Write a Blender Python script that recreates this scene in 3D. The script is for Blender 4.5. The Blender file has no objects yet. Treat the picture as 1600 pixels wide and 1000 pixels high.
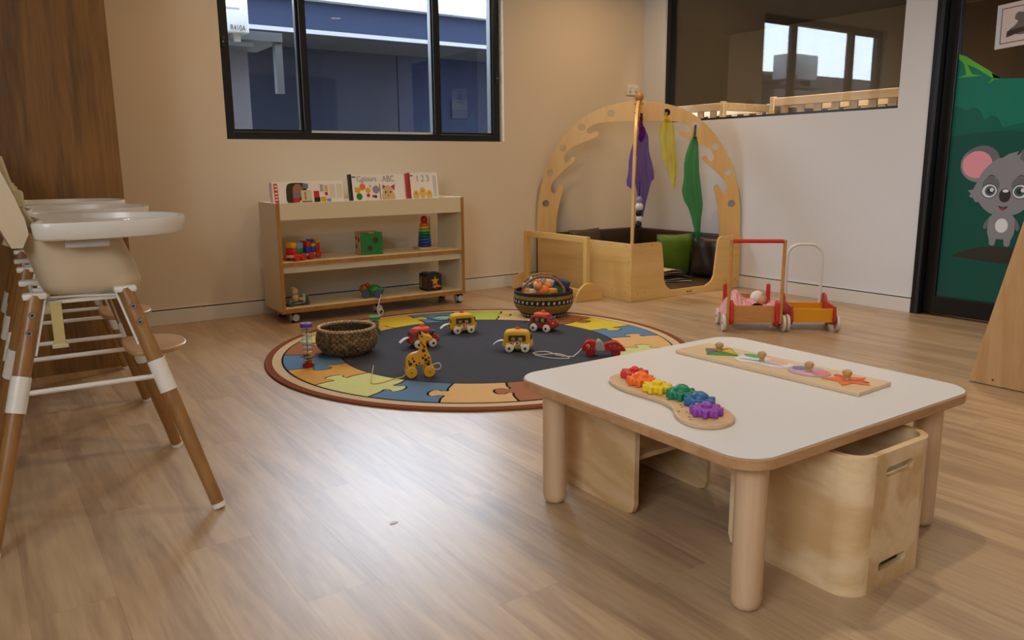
import bpy, bmesh, math, random
from mathutils import Vector, Matrix
R_ = math.radians
rnd = random.Random(7)
SC = bpy.context.scene
COL = SC.collection

# ------------------------------------------------------------------ camera
cam_d = bpy.data.cameras.new('camera'); cam = bpy.data.objects.new('camera', cam_d); COL.objects.link(cam)
cam_d.sensor_width = 36.0; cam_d.lens = 1235.7 * 36 / 1600; cam_d.clip_start = 0.02
yaw, pitch, roll = R_(34.499), R_(11.202), R_(-0.498)
fw = Vector((math.sin(yaw) * math.cos(pitch), math.cos(yaw) * math.cos(pitch), -math.sin(pitch)))
rt = Vector((math.cos(yaw), -math.sin(yaw), 0)); up = rt.cross(fw)
r2 = math.cos(roll) * rt + math.sin(roll) * up; u2 = -math.sin(roll) * rt + math.cos(roll) * up
cam.matrix_world = Matrix(((r2.x, u2.x, -fw.x, 0), (r2.y, u2.y, -fw.y, 0), (r2.z, u2.z, -fw.z, 1.0), (0, 0, 0, 1)))
SC.camera = cam
cam_d.dof.use_dof = False

# ------------------------------------------------------------------ world, lights, exposure
SC.view_settings.view_transform = 'Standard'; SC.view_settings.look = 'None'
SC.view_settings.gamma = 1.0; SC.view_settings.use_curve_mapping = False
SC.view_settings.exposure = 0.22
world = bpy.data.worlds.new('overcast_sky'); SC.world = world; world.use_nodes = True
bg = world.node_tree.nodes['Background']; bg.inputs[0].default_value = (0.80, 0.88, 1.0, 1); bg.inputs[1].default_value = 12.0

def area(name, loc, rot, sx, sy, power, color, shape='RECTANGLE', spread=180):
    l = bpy.data.lights.new(name, 'AREA'); l.shape = shape; l.size = sx; l.size_y = sy; l.energy = power; l.color = color
    l.spread = R_(spread)
    o = bpy.data.objects.new(name, l); COL.objects.link(o); o.location = loc; o.rotation_euler = rot
    return o
COOL = (0.82, 0.90, 1.0); WARM = (1.0, 0.66, 0.34)
# portals guide sky light through the back window and the added left opening
for nm, loc, rot, sx, sy in (('added_opening_portal', (-1.66, -0.25, 2.0), (0, R_(-90), 0), 1.0, 1.9), ('back_window_daylight', (2.55, 5.52, 1.81), (R_(-90), 0, 0), 2.17, 1.28)):
    area(nm, loc, rot, sx, sy, 1, COOL).data.cycles.is_portal = True
DOWN_W = [6.5, 5, 9.5, .8, 10, 13]
DOWNLIGHTS = [(1.5, 4.3), (2.6, 3.4), (4.35, 4.45), (0.9, 1.0), (2.3, 1.6), (4.0, 1.4)]

# ------------------------------------------------------------------ materials
def lin(c):
    if isinstance(c, str):
        c = [int(c[i:i + 2], 16) / 255 for i in (0, 2, 4)]
    return tuple((x / 12.92 if x <= .04045 else ((x + .055) / 1.055) ** 2.4) for x in c) + (1,)
MATS = {}
def mat(name, c='808080', rough=.5, metal=0, spec=.5, emit=0, alpha=1, bump=0, bscale=60, var=0, coat=0, trans=0):
    if name in MATS: return MATS[name]
    m = bpy.data.materials.new(name); m.use_nodes = True; nt = m.node_tree; p = nt.nodes['Principled BSDF']
    p.inputs['Base Color'].default_value = lin(c); p.inputs['Roughness'].default_value = rough
    p.inputs['Metallic'].default_value = metal; p.inputs['Specular IOR Level'].default_value = spec
    p.inputs['Alpha'].default_value = alpha; p.inputs['Coat Weight'].default_value = coat
    p.inputs['Transmission Weight'].default_value = trans
    if emit:
        p.inputs['Emission Color'].default_value = lin(c); p.inputs['Emission Strength'].default_value = emit
    if bump or var:
        tc = nt.nodes.new('ShaderNodeTexCoord'); n = nt.nodes.new('ShaderNodeTexNoise')
        n.inputs['Scale'].default_value = bscale; n.inputs['Detail'].default_value = 4
        nt.links.new(tc.outputs['Object'], n.inputs['Vector'])
        if bump:
            b = nt.nodes.new('ShaderNodeBump'); b.inputs['Strength'].default_value = bump; b.inputs['Distance'].default_value = .004
            nt.links.new(n.outputs['Fac'], b.inputs['Height']); nt.links.new(b.outputs[0], p.inputs['Normal'])
        if var:
            mx = nt.nodes.new('ShaderNodeMix'); mx.data_type = 'RGBA'
            l = lin(c); mx.inputs[6].default_value = tuple(x * (1 - var) for x in l[:3]) + (1,)
            mx.inputs[7].default_value = tuple(min(1, x * (1 + var)) for x in l[:3]) + (1,)
            mr = nt.nodes.new('ShaderNodeMapRange'); mr.inputs[1].default_value = .33; mr.inputs[2].default_value = .67
            nt.links.new(n.outputs['Fac'], mr.inputs[0]); nt.links.new(mr.outputs[0], mx.inputs[0]); nt.links.new(mx.outputs[2], p.inputs['Base Color'])
    MATS[name] = m
    return m

def wood(name, c1, c2, axis='z', scale=6, stretch=14, rough=.45, contrast=.5, rings=0.0, per_object=True, bump=.05, rvar=0.0, coat=0.0):
    """grain running along `axis`, stretched noise with cathedral-like distortion"""
    if name in MATS: return MATS[name]
    m = bpy.data.materials.new(name); m.use_nodes = True; nt = m.node_tree; p = nt.nodes['Principled BSDF']
    N = nt.nodes.new; L = nt.links.new
    tc = N('ShaderNodeTexCoord'); oi = N('ShaderNodeObjectInfo')
    off = N('ShaderNodeVectorMath'); off.operation = 'MULTIPLY_ADD'
    off.inputs[1].default_value = (7.3, 3.1, 11.7) if per_object else (0, 0, 0)
    L(oi.outputs['Random'], off.inputs[0]); L(tc.outputs['Object'], off.inputs[2])
    mp = N('ShaderNodeMapping'); s = [scale * 1.0] * 3; s['xyz'.index(axis)] = scale / stretch
    mp.inputs['Scale'].default_value = s
    L(off.outputs[0], mp.inputs['Vector'])
    n1 = N('ShaderNodeTexNoise'); n1.inputs['Scale'].default_value = 1.0; n1.inputs['Detail'].default_value = 5; n1.inputs['Distortion'].default_value = .6
    L(mp.outputs[0], n1.inputs['Vector'])
    n2 = N('ShaderNodeTexNoise'); n2.inputs['Scale'].default_value = 9.0; n2.inputs['Detail'].default_value = 4
    L(mp.outputs[0], n2.inputs['Vector'])
    # growth-ring bands from the low frequency noise
    mu = N('ShaderNodeMath'); mu.operation = 'MULTIPLY'; mu.inputs[1].default_value = 26
    L(n1.outputs['Fac'], mu.inputs[0])
    sn = N('ShaderNodeMath'); sn.operation = 'SINE'; L(mu.outputs[0], sn.inputs[0])
    ma = N('ShaderNodeMath'); ma.operation = 'MULTIPLY_ADD'; ma.inputs[1].default_value = rings * .5; ma.inputs[2].default_value = 0
    L(sn.outputs[0], ma.inputs[0])
    ad = N('ShaderNodeMath'); ad.operation = 'MULTIPLY_ADD'; ad.inputs[1].default_value = contrast
    L(n2.outputs['Fac'], ad.inputs[0]); L(n1.outputs['Fac'], ad.inputs[2])
    ad2 = N('ShaderNodeMath'); ad2.operation = 'ADD'; L(ad.outputs[0], ad2.inputs[0]); L(ma.outputs[0], ad2.inputs[1])
    mr = N('ShaderNodeMapRange'); mr.inputs[1].default_value = .30 + contrast * .35; mr.inputs[2].default_value = .70 + contrast * .65
    L(ad2.outputs[0], mr.inputs[0])
    mx = N('ShaderNodeMix'); mx.data_type = 'RGBA'; mx.inputs[6].default_value = lin(c2); mx.inputs[7].default_value = lin(c1)
    L(mr.outputs[0], mx.inputs[0])
    out = mx.outputs[2]
    if rvar:
        hs = N('ShaderNodeHueSaturation'); mv = N('ShaderNodeMapRange'); mv.inputs[3].default_value = 1 - rvar; mv.inputs[4].default_value = 1 + rvar
        L(oi.outputs['Random'], mv.inputs[0]); L(mv.outputs[0], hs.inputs['Value']); L(out, hs.inputs['Color']); out = hs.outputs[0]
    L(out, p.inputs['Base Color'])
    p.inputs['Roughness'].default_value = rough; p.inputs['Coat Weight'].default_value = coat; p.inputs['Coat Roughness'].default_value = .32
    if bump:
        b = N('ShaderNodeBump'); b.inputs['Strength'].default_value = bump; b.inputs['Distance'].default_value = .002
        L(n2.outputs['Fac'], b.inputs['Height']); L(b.outputs[0], p.inputs['Normal'])
    MATS[name] = m
    return m

def glass(name, tint, ior=1.5, base_reflect=0.0, rough=0.0):
    if name in MATS: return MATS[name]
    m = bpy.data.materials.new(name); m.use_nodes = True; nt = m.node_tree; nt.nodes.remove(nt.nodes['Principled BSDF'])
    o = nt.nodes['Material Output']; t = nt.nodes.new('ShaderNodeBsdfTransparent'); t.inputs[0].default_value = tint
    g = nt.nodes.new('ShaderNodeBsdfGlossy'); g.inputs['Roughness'].default_value = rough
    lw = nt.nodes.new('ShaderNodeLayerWeight'); lw.inputs[0].default_value = .5
    pw = nt.nodes.new('ShaderNodeMath'); pw.operation = 'POWER'; pw.inputs[1].default_value = 5; nt.links.new(lw.outputs['Facing'], pw.inputs[0])
    F0 = ((ior - 1) / (ior + 1)) ** 2
    f = nt.nodes.new('ShaderNodeMath'); f.operation = 'MULTIPLY_ADD'; f.inputs[1].default_value = 1 - F0; f.inputs[2].default_value = F0; nt.links.new(pw.outputs[0], f.inputs[0])
    mx = nt.nodes.new('ShaderNodeMixShader')
    nt.links.new(f.outputs[0], mx.inputs[0]); nt.links.new(t.outputs[0], mx.inputs[1]); nt.links.new(g.outputs[0], mx.inputs[2])
    nt.links.new(mx.outputs[0], o.inputs[0]); MATS[name] = m
    return m

def sheer(name, c, opacity):
    """thin woven voile: part of the light passes straight through"""
    if name in MATS: return MATS[name]
    m = bpy.data.materials.new(name); m.use_nodes = True; nt = m.node_tree; nt.nodes.remove(nt.nodes['Principled BSDF'])
    o = nt.nodes['Material Output']; t = nt.nodes.new('ShaderNodeBsdfTransparent'); t.inputs[0].default_value = tuple(.55 + .45 * x for x in lin(c)[:3]) + (1,)
    d = nt.nodes.new('ShaderNodeBsdfDiffuse'); d.inputs[0].default_value = lin(c)
    tl = nt.nodes.new('ShaderNodeBsdfTranslucent'); tl.inputs[0].default_value = lin(c)
    m1 = nt.nodes.new('ShaderNodeMixShader'); m1.inputs[0].default_value = .4
    m2 = nt.nodes.new('ShaderNodeMixShader'); m2.inputs[0].default_value = opacity
    nt.links.new(d.outputs[0], m1.inputs[1]); nt.links.new(tl.outputs[0], m1.inputs[2])
    nt.links.new(t.outputs[0], m2.inputs[1]); nt.links.new(m1.outputs[0], m2.inputs[2])
    nt.links.new(m2.outputs[0], o.inputs[0]); MATS[name] = m
    return m

# ------------------------------------------------------------------ mesh builder
class B:
    def __init__(s): s.bm = bmesh.new()
    def box(s, x0, x1, y0, y1, z0, z1, M=None):
        v = [s.bm.verts.new(Vector(p) if M is None else M @ Vector(p)) for p in
             ((x0, y0, z0), (x1, y0, z0), (x1, y1, z0), (x0, y1, z0), (x0, y0, z1), (x1, y0, z1), (x1, y1, z1), (x0, y1, z1))]
        for f in ((3, 2, 1, 0), (4, 5, 6, 7), (0, 1, 5, 4), (1, 2, 6, 5), (2, 3, 7, 6), (3, 0, 4, 7)): s.bm.faces.new([v[i] for i in f])
        return s
    def rbox(s, x0, x1, y0, y1, z0, z1, r=.01, seg=3, M=None):
        t = bmesh.new(); bb = B.__new__(B); bb.bm = t; bb.box(x0, x1, y0, y1, z0, z1)
        bmesh.ops.bevel(t, geom=list(t.edges), offset=r, segments=seg, profile=.5, affect='EDGES')
        s.merge(t, M); return s
    def merge(s, t, M=None):
        mp = {}
        for v in t.verts: mp[v] = s.bm.verts.new(v.co if M is None else M @ v.co)
        for f in t.faces:
            try: s.bm.faces.new([mp[v] for v in f.verts])
            except ValueError: pass
        t.free()
    def ring(s, pts): return [s.bm.verts.new(p) for p in pts]
    def bridge(s, a, b):
        n = len(a)
        for i in range(n): s.bm.faces.new((a[i], a[(i + 1) % n], b[(i + 1) % n], b[i]))
    def tube(s, pts, r, seg=8, cyclic=False, caps=True):
        pts = [Vector(p) for p in pts]; n = len(pts); rr = r if isinstance(r, (list, tuple)) else [r] * n
        rings = []; prev = None
        for i, p in enumerate(pts):
            if cyclic: d = pts[(i + 1) % n] - pts[i - 1]
            else: d = pts[min(i + 1, n - 1)] - pts[max(i - 1, 0)]
            d.normalize()
            if prev is None:
                a = d.cross(Vector((0, 0, 1)))
                if a.length < 1e-3: a = d.cross(Vector((1, 0, 0)))
            else: a = prev - d * prev.dot(d)
            a.normalize(); prev = a; b = d.cross(a)
            rings.append(s.ring([p + (a * math.cos(2 * math.pi * k / seg) + b * math.sin(2 * math.pi * k / seg)) * rr[i] for k in range(seg)]))
        for i in range(n - 1): s.bridge(rings[i], rings[i + 1])
        if cyclic: s.bridge(rings[-1], rings[0])
        elif caps:
            s.bm.faces.new(rings[0][::-1]); s.bm.faces.new(rings[-1])
        return s
    def cyl(s, p0, p1, r0, r1=None, seg=20): return s.tube([p0, p1], [r0, r0 if r1 is None else r1], seg)
    def lathe(s, prof, seg=24, M=None, caps=True):
        rings = []
        for r, z in prof:
            q = [Vector((r * math.cos(2 * math.pi * k / seg), r * math.sin(2 * math.pi * k / seg), z)) for k in range(seg)]
            rings.append(s.ring([p if M is None else M @ p for p in q]))
        for i in range(len(rings) - 1): s.bridge(rings[i], rings[i + 1])
        if caps:
            s.bm.faces.new(rings[0][::-1]); s.bm.faces.new(rings[-1])
        return s
    def ball(s, c, r, seg=16, sc=(1, 1, 1), M=None):
        prof = [(max(1e-4, math.sin(math.pi * i / (seg // 2))), -math.cos(math.pi * i / (seg // 2))) for i in range(seg // 2 + 1)]
        T = Matrix.Translation(Vector(c)) @ (M if M is not None else Matrix()) @ Matrix.Diagonal((r * sc[0], r * sc[1], r * sc[2], 1))
        return s.lathe(prof, seg, T)
    def prism(s, poly, c0, c1, axis='z', holes=(), M=None):
        mp = {'z': lambda a, b, c: (a, b, c), 'y': lambda a, b, c: (a, c, b), 'x': lambda a, b, c: (c, a, b)}[axis]
        V = lambda a, b, c: s.bm.verts.new(Vector(mp(a, b, c)) if M is None else M @ Vector(mp(a, b, c)))
        loops = [list(poly)] + [list(h) for h in holes]
        A = [[V(a, b, c0) for a, b in l] for l in loops]; C = [[V(a, b, c1) for a, b in l] for l in loops]
        if len(loops) == 1:
            s.bm.faces.new(A[0][::-1]); s.bm.faces.new(C[0])
        else:
            tw = {}
            for la, lc in zip(A, C):
                for a, c in zip(la, lc): tw[a] = c
            ed = [s.bm.edges.new((l[i], l[(i + 1) % len(l)])) for l in A for i in range(len(l))]
            g = bmesh.ops.triangle_fill(s.bm, use_beauty=True, use_dissolve=False, edges=ed)
            for f in [f for f in g['geom'] if isinstance(f, bmesh.types.BMFace)]:
                s.bm.faces.new([tw[v] for v in f.verts][::-1])
        for la, lc in zip(A, C): s.bridge(la, lc)
        return s
    def loft(s, rings, caps=True, closed=True):
        rr = [s.ring(r) for r in rings]
        for i in range(len(rr) - 1):
            n = len(rr[i])
            for k in range(n if closed else n - 1): s.bm.faces.new((rr[i][k], rr[i][(k + 1) % n], rr[i + 1][(k + 1) % n], rr[i + 1][k]))
        if caps and closed:
            s.bm.faces.new(rr[0][::-1]); s.bm.faces.new(rr[-1])
        return s
    def grid(s, fn, nu, nv):
        v = [[s.bm.verts.new(fn(i / nu, j / nv)) for j in range(nv + 1)] for i in range(nu + 1)]
        for i in range(nu):
            for j in range(nv): s.bm.faces.new((v[i][j], v[i + 1][j], v[i + 1][j + 1], v[i][j + 1]))
        return s
    def obj(s, name, m, parent=None, loc=None, rot=None, bevel=0, smooth=True, angle=38, kind=None, label=None, fix=True, bseg=2):
        if fix: bmesh.ops.recalc_face_normals(s.bm, faces=list(s.bm.faces))
        me = bpy.data.meshes.new(name); s.bm.to_mesh(me); s.bm.free()
        if smooth:
            me.shade_smooth(); me.set_sharp_from_angle(angle=R_(angle))
        me.materials.append(m)
        o = bpy.data.objects.new(name, me); COL.objects.link(o)
        if parent is not None: o.parent = parent
        if loc: o.location = loc
        if rot: o.rotation_euler = rot
        if bevel:
            b = o.modifiers.new('edge_rounding', 'BEVEL'); b.width = bevel; b.segments = bseg; b.limit_method = 'ANGLE'; b.angle_limit = R_(40)
        if kind: o['kind'] = kind
        if label: o['label'] = label
        return o

def thing(name, label, cat, loc=(0, 0, 0), rz=0, group=None, scale=1):
    o = bpy.data.objects.new(name, None); COL.objects.link(o); o.empty_display_size = .05
    o.location = loc; o.rotation_euler = (0, 0, rz); o.scale = (scale,) * 3
    return tag(o, label, cat, group)
def tag(o, label, cat, group=None):
    o['label'] = label; o['category'] = cat
    if group: o['group'] = group
    return o
def struct(o): o['kind'] = 'structure'; return o
def copy_tree(o, parent=None):
    c = o.copy(); COL.objects.link(c); c.parent = parent
    for ch in list(o.children): copy_tree(ch, c)
    return c
def text(body, size, m, parent, loc, rot, name='lettering', align='CENTER', ext=.0004, xs=1.0):
    cu = bpy.data.curves.new(name, 'FONT'); cu.body = body; cu.size = size; cu.align_x = align; cu.align_y = 'CENTER'; cu.extrude = ext
    tmp = bpy.data.objects.new('tmp', cu); me = bpy.data.meshes.new_from_object(tmp); bpy.data.objects.remove(tmp); bpy.data.curves.remove(cu); me.name = name
    me.materials.clear(); me.materials.append(m); o = bpy.data.objects.new(name, me); COL.objects.link(o); o.parent = parent; o.location = loc; o.rotation_euler = rot
    o.scale = (xs, 1, 1)
    return o
def ell(cx, cy, rx, ry, n=28, a=0):
    ca, sa = math.cos(a), math.sin(a)
    return [(cx + rx * math.cos(t) * ca - ry * math.sin(t) * sa, cy + rx * math.cos(t) * sa + ry * math.sin(t) * ca) for t in [2 * math.pi * k / n for k in range(n)]]
def rrect(x0, x1, y0, y1, r, n=6):
    P = []
    for cx, cy, a0 in ((x1 - r, y1 - r, 0), (x0 + r, y1 - r, 90), (x0 + r, y0 + r, 180), (x1 - r, y0 + r, 270)):
        for k in range(n + 1):
            a = R_(a0 + 90 * k / n); P.append((cx + r * math.cos(a), cy + r * math.sin(a)))
    return P
def smooth_poly(P, n=4, closed=True):
    """Catmull-Rom through the points"""
    out = []; N = len(P)
    for i in range(N if closed else N - 1):
        g = (lambda k: P[k % N]) if closed else (lambda k: P[max(0, min(N - 1, k))])
        p0, p1, p2, p3 = g(i - 1), g(i), g(i + 1), g(i + 2)
        for k in range(n):
            t = k / n
            out.append(tuple(.5 * (2 * b + (c - a) * t + (2 * a - 5 * b + 4 * c - d) * t * t + (3 * b - a - 3 * c + d) * t ** 3) for a, b, c, d in zip(p0, p1, p2, p3)))
    if not closed: out.append(tuple(P[-1]))
    return out

# common materials
WALL = mat('cream_wall_paint', 'd8cab4', .85, spec=.25, bump=.02, bscale=180)
WHITEWALL = mat('white_wall_paint', 'd8d9db', .8, spec=.25, bump=.02, bscale=180)
TRIM = mat('white_trim_paint', 'd8d4cc', .6)
BLACK = mat('black_powder_coat', '0b0b0c', .35)
BLACKSLOT = mat('black_shadow_gap', '050505', .9)
WHITEP = mat('white_plastic', 'e2dccf', .35, spec=.5)
WHITEM = mat('white_painted_metal', 'dcd6ca', .35)
STEEL = mat('steel', 'b0aca4', .3, metal=1)
FLOORW = wood('oak_vinyl_plank', 'bea07a', '9c7e5e', 'y', 8, 12, .42, .8, rings=.26, rvar=.02, bump=.025, coat=.6)
WALNUT = wood('walnut_laminate', '9c6c2e', '5c3e16', 'z', 7, 14, .42, .6, rings=.10, bump=.03)
BIRCH = wood('birch_plywood', 'd8b88a', 'bf9765', 'y', 5, 4, .4, .35, rings=.22)
BIRCHZ = wood('birch_plywood_upright', 'e4c79b', 'c9a26e', 'y', 5, 3, .38, .35, rings=.34)
MAPLE = wood('maple_panel', 'e2bb74', 'd3a75e', 'z', 10, 14, .38, .4, rings=.05, bump=.02)
MAPLEX = wood('maple_panel_horizontal', 'e2bb74', 'd3a75e', 'x', 10, 14, .38, .4, rings=.05, bump=.02)
BEECH = wood('beech_dowel', 'd9b995', 'c49f79', 'z', 12, 14, .4, .4, bump=.02)
PLYEDGE = wood('plywood_edge', 'c4976a', 'a87a4e', 'x', 30, 10, .55, .4, bump=.03)
TEAK = wood('honey_stained_leg', 'a27440', '80562a', 'z', 14, 14, .35, .4, bump=.02)
OAKKNOB = wood('oak_knob', 'c8a06a', 'a87c48', 'z', 20, 4, .4)
RED = mat('red_paint', 'c3231d', .35); YEL = mat('yellow_paint', 'dca41c', .4); BLU = mat('blue_paint', '1f4aa0', .4)
GRN = mat('green_paint', '1f7a35', .4); ORG = mat('orange_paint', 'e2701c', .4); PUR = mat('purple_paint', '6b3a9c', .4)
BLK = mat('black_paint', '14110f', .5); WHT = mat('white_paint', 'e6e2da', .4); PNK = mat('pink_paint', 'd58b94', .5)
INK = mat('dark_print', '2a2622', .6); GREY = mat('grey_paint', '8d8a86', .5); BRN = mat('brown_paint', '5b3a20', .5)
SKYB = mat('light_blue_paint', '7d95b8', .5); LGR = mat('lime_paint', '8fb04a', .5); TAN = mat('tan_paint', 'cfae7a', .5)
PAPER = mat('white_paper', 'e6e1da', .6)
STRING = mat('white_cotton_string', 'dcd4c4', .9); YSTRING = mat('yellow_cotton_string', 'd0a83c', .9)
GLASS = glass('window_glass', (.86, .90, .93, 1), 1.45)
IGLASS = glass('interior_window_glass', (.93, .92, .90, 1), 1.75)
CLEAR = glass('clear_acrylic', (.96, .97, .97, 1), 1.4)

# ------------------------------------------------------------------ room shell
XR, YB, ZC, XL, YR = 5.13, 5.37, 2.75, -1.6, -2.0
b = B(); b.box(XL, XR + .12, YR, YB, -.05, -.004); floor = struct(b.obj('floor', mat('floor_underlay', '7d6346', .8)))
PW, PL = .1795, 1.22
base = None; ncol = int((XR - XL) / PW) + 1
for i in range(ncol):
    x0 = XL + i * PW; x1 = min(x0 + PW, XR); y = YR - [0, .62, .27, .93, .41, .80][i % 6]
    while y < YB:
        a, c = max(y, YR), min(y + PL, YB); y += PL
        if c - a < .02: continue
        full = abs(c - a - PL) < 1e-4 and abs(x1 - x0 - PW) < 1e-4
        if full and base is not None:
            o = base.copy(); COL.objects.link(o)
        else:
            q = B(); g = .00012; hx, hy = (x1 - x0) / 2 - g, (c - a) / 2 - g
            q.box(-hx, hx, -hy, hy, -.004, 0)
            o = q.obj('plank', FLOORW, floor, smooth=False)
            if full: base = o
        o.location = ((x0 + x1) / 2, (a + c) / 2, 0)

b = B(); b.box(XL, XR, YR, YB, ZC, ZC + .1); struct(b.obj('ceiling', mat('ceiling_paint', 'dedad3', .9)))
# back wall with window opening
W0, W1, WZ0, WZ1 = 1.465, 3.63, 1.17, 2.45; WT = .16
b = B(); b.box(XL, W0, YB, YB + WT, 0, ZC); b.box(W1, XR + .12, YB, YB + WT, 0, ZC); b.box(W0, W1, YB, YB + WT, 0, WZ0); b.box(W0, W1, YB, YB + WT, WZ1, ZC)
wall_back = struct(b.obj('wall_back', WALL, smooth=False))
# right wall: interior window and glazed door
G0, G1, GZ0, GZ1 = 2.975, 5.115, 1.335, 2.5; D1, D0, DZ = 2.766, 1.2, 2.3
b = B(); T = XR + .12
b.box(XR, T, G1, YB, 0, ZC); b.box(XR, T, D1, G1, 0, GZ0); b.box(XR, T, D1, G0, GZ0, ZC); b.box(XR, T, G0, G1, GZ1, ZC)
b.box(XR, T, YR, D0, 0, ZC); b.box(XR, T, D0, D1, DZ, ZC)
wall_right = struct(b.obj('wall_right', WHITEWALL, smooth=False))
# left wall and rear wall, unseen; high left opening added to let sky light in
b = B(); b.box(XL - .12, XL, YR, -1.2, 0, ZC); b.box(XL - .12, XL, .7, YB, 0, ZC); b.box(XL - .12, XL, -1.2, .7, 0, 1.5); b.box(XL - .12, XL, -1.2, .7, 2.5, ZC)
struct(b.obj('wall_left', WALL, smooth=False))
b = B(); b.box(XL, XR, YR - .12, YR, 0, ZC); struct(b.obj('wall_rear', WALL, smooth=False))
# timber-faced joinery projecting from the back wall
b = B(); b.box(XL, .668, 4.365, YB, 0, ZC); tw = struct(b.obj('wall_timber', WALNUT, smooth=False))
tw['label'] = 'tall dark walnut laminate panel at the end of the cream wall'
# baseboards with black shadow gap
b = B(); b.box(.668, XR, YB - .012, YB, 0, .094); bb = struct(b.obj('baseboard_back', TRIM, smooth=False, bevel=.002))
b = B(); b.box(.668, XR, YB - .004, YB, .094, .1015); b.obj('shadow_gap', BLACKSLOT, bb, smooth=False)
b = B(); b.box(.668, XR, YB - .012, YB, .1015, .107); b.obj('capping', TRIM, bb, smooth=False)
b = B(); b.box(XR - .012, XR, D1 + .002, YB - .012, 0, .094); bb = struct(b.obj('baseboard_right', TRIM, smooth=False, bevel=.002))
b = B(); b.box(XR - .004, XR, D1 + .002, YB - .012, .094, .1015); b.obj('shadow_gap', BLACKSLOT, bb, smooth=False)
b = B(); b.box(XR - .012, XR, D1 + .002, YB - .012, .1015, .106); b.obj('capping', TRIM, bb, smooth=False)

# ---- back window: black aluminium, three lights
def frame_rect(b, x0, x1, z0, z1, w, y0, y1):
    b.box(x0, x0 + w, y0, y1, z0, z1); b.box(x1 - w, x1, y0, y1, z0, z1); b.box(x0 + w, x1 - w, y0, y1, z0, z0 + w); b.box(x0 + w, x1 - w, y0, y1, z1 - w, z1)
win = thing('window_1', 'black aluminium three-pane window in the cream wall', 'window'); del win['category']; struct(win)
wy = YB + .055
b = B(); frame_rect(b, W0 - .005, W1 - .005, WZ0 - .01, WZ1, .062, wy, wy + .085); b.obj('window_frame', BLACK, win, bevel=.003, smooth=False)
for mx in (2.03, 3.055):
    b = B(); b.box(mx - .022, mx + .022, wy - .004, wy + .08, WZ0 + .05, WZ1 - .06); b.box(mx - .033, mx + .033, wy + .012, wy + .06, WZ0 + .05, WZ1 - .06)
    b.obj('mullion', BLACK, win, bevel=.003, smooth=False)
for x0, x1, dy in ((1.52, 2.005, .012), (3.08, 3.568, .012)):
    b = B(); frame_rect(b, x0, x1, WZ0 + .05, WZ1 - .06, .018, wy + dy, wy + dy + .035); s_ = b.obj('sash', BLACK, win, smooth=False)
    b = B(); b.box(x0 + .016, x1 - .016, wy + dy + .014, wy + dy + .018, WZ0 + .066, WZ1 - .076); b.obj('pane', GLASS, s_, smooth=False)
b = B(); b.box(2.05, 3.035, wy + .045, wy + .049, WZ0 + .05, WZ1 - .06); b.obj('pane', GLASS, win, smooth=False)
b = B(); b.box(2.062, 3.025, wy + .02, wy + .04, WZ0 + .052, WZ0 + .066); b.obj('sill_track', WHITEM, win, smooth=False)
for x, z in ((1.497, 1.78), (3.60, 1.66)):
    b = B(); b.rbox(x - .012, x + .012, wy - .014, wy, z - .035, z + .035, .004); l_ = b.obj('latch', BLACK, win)
    b = B(); b.cyl((x, wy - .018, z), (x, wy - .012, z), .005); b.obj('keyhole', STEEL, l_)

# ---- interior window of the right wall, with the darker room behind it
win2 = thing('window_2', 'black framed interior window looking into a dark room with cots', 'window'); del win2['category']; struct(win2)
wx = XR + .045
b = B(); w = .022
b.box(wx, wx + .05, G0, G0 + .01, GZ0, GZ1); b.box(wx - .02, wx + .05, G1 - .045, G1, GZ0, GZ1); b.box(wx, wx + .05, G0, G1, GZ0, GZ0 + .02); b.box(wx, wx + .05, G0, G1, GZ1 - w, GZ1)
b.obj('window_frame', BLACK, win2, smooth=False, bevel=.002)
b = B(); b.box(wx + .02, wx + .028, G0 + .008, G1 - .04, GZ0 + .015, GZ1 - .02); b.obj('pane', IGLASS, win2, smooth=False)
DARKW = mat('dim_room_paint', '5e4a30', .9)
area('cot_fill_light', (5.32, 3.9, ZC - .02), (0, 0, 0), .1, 1.6, 30, (1.0, .8, .6), 'RECTANGLE', 120)  # unseen strip light added to brighten the cot rails
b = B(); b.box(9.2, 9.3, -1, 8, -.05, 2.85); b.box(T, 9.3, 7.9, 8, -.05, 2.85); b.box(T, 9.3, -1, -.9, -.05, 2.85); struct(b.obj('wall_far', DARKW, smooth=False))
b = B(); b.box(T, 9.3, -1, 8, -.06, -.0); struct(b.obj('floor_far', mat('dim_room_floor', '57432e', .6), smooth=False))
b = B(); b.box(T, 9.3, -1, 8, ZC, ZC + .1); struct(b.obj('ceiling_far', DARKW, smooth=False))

# ---- glazed door with printed film
door = thing('door_1', 'black framed glass sliding door with green printed bush film', 'door'); del door['category']; struct(door)
b = B(); b.box(XR - .012, XR + .12, D1 - .05, D1, 0, DZ); b.box(XR - .012, XR + .12, D0, D0 + .05, 0, DZ); b.box(XR - .012, XR + .12, D0, D1, DZ - .06, DZ)
b.obj('door_frame', BLACK, door, smooth=False, bevel=.004)
b = B(); b.box(XR - .02, XR - .012, D1 - .047, D1 - .035, 0.005, DZ); b.obj('brush_seal', GREY if False else mat('dark_grey_seal', '2b2b2e', .4), door, smooth=False)
b = B(); px = XR + .045
b.box(px, px + .05, D1 - .125, D1 - .052, .012, DZ - .06); b.box(px, px + .05, D0 + .05, D0 + .12, .012, DZ - .06); b.box(px, px + .05, D0 + .12, D1 - .125, .012, .125); b.box(px, px + .05, D0 + .12, D1 - .125, DZ - .13, DZ - .06)
b.obj('door_leaf', BLACK, door, smooth=False, bevel=.003)
b = B(); b.box(px + .02, px + .028, D0 + .11, D1 - .12, .12, DZ - .12); b.obj('pane', IGLASS, door, smooth=False)
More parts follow.
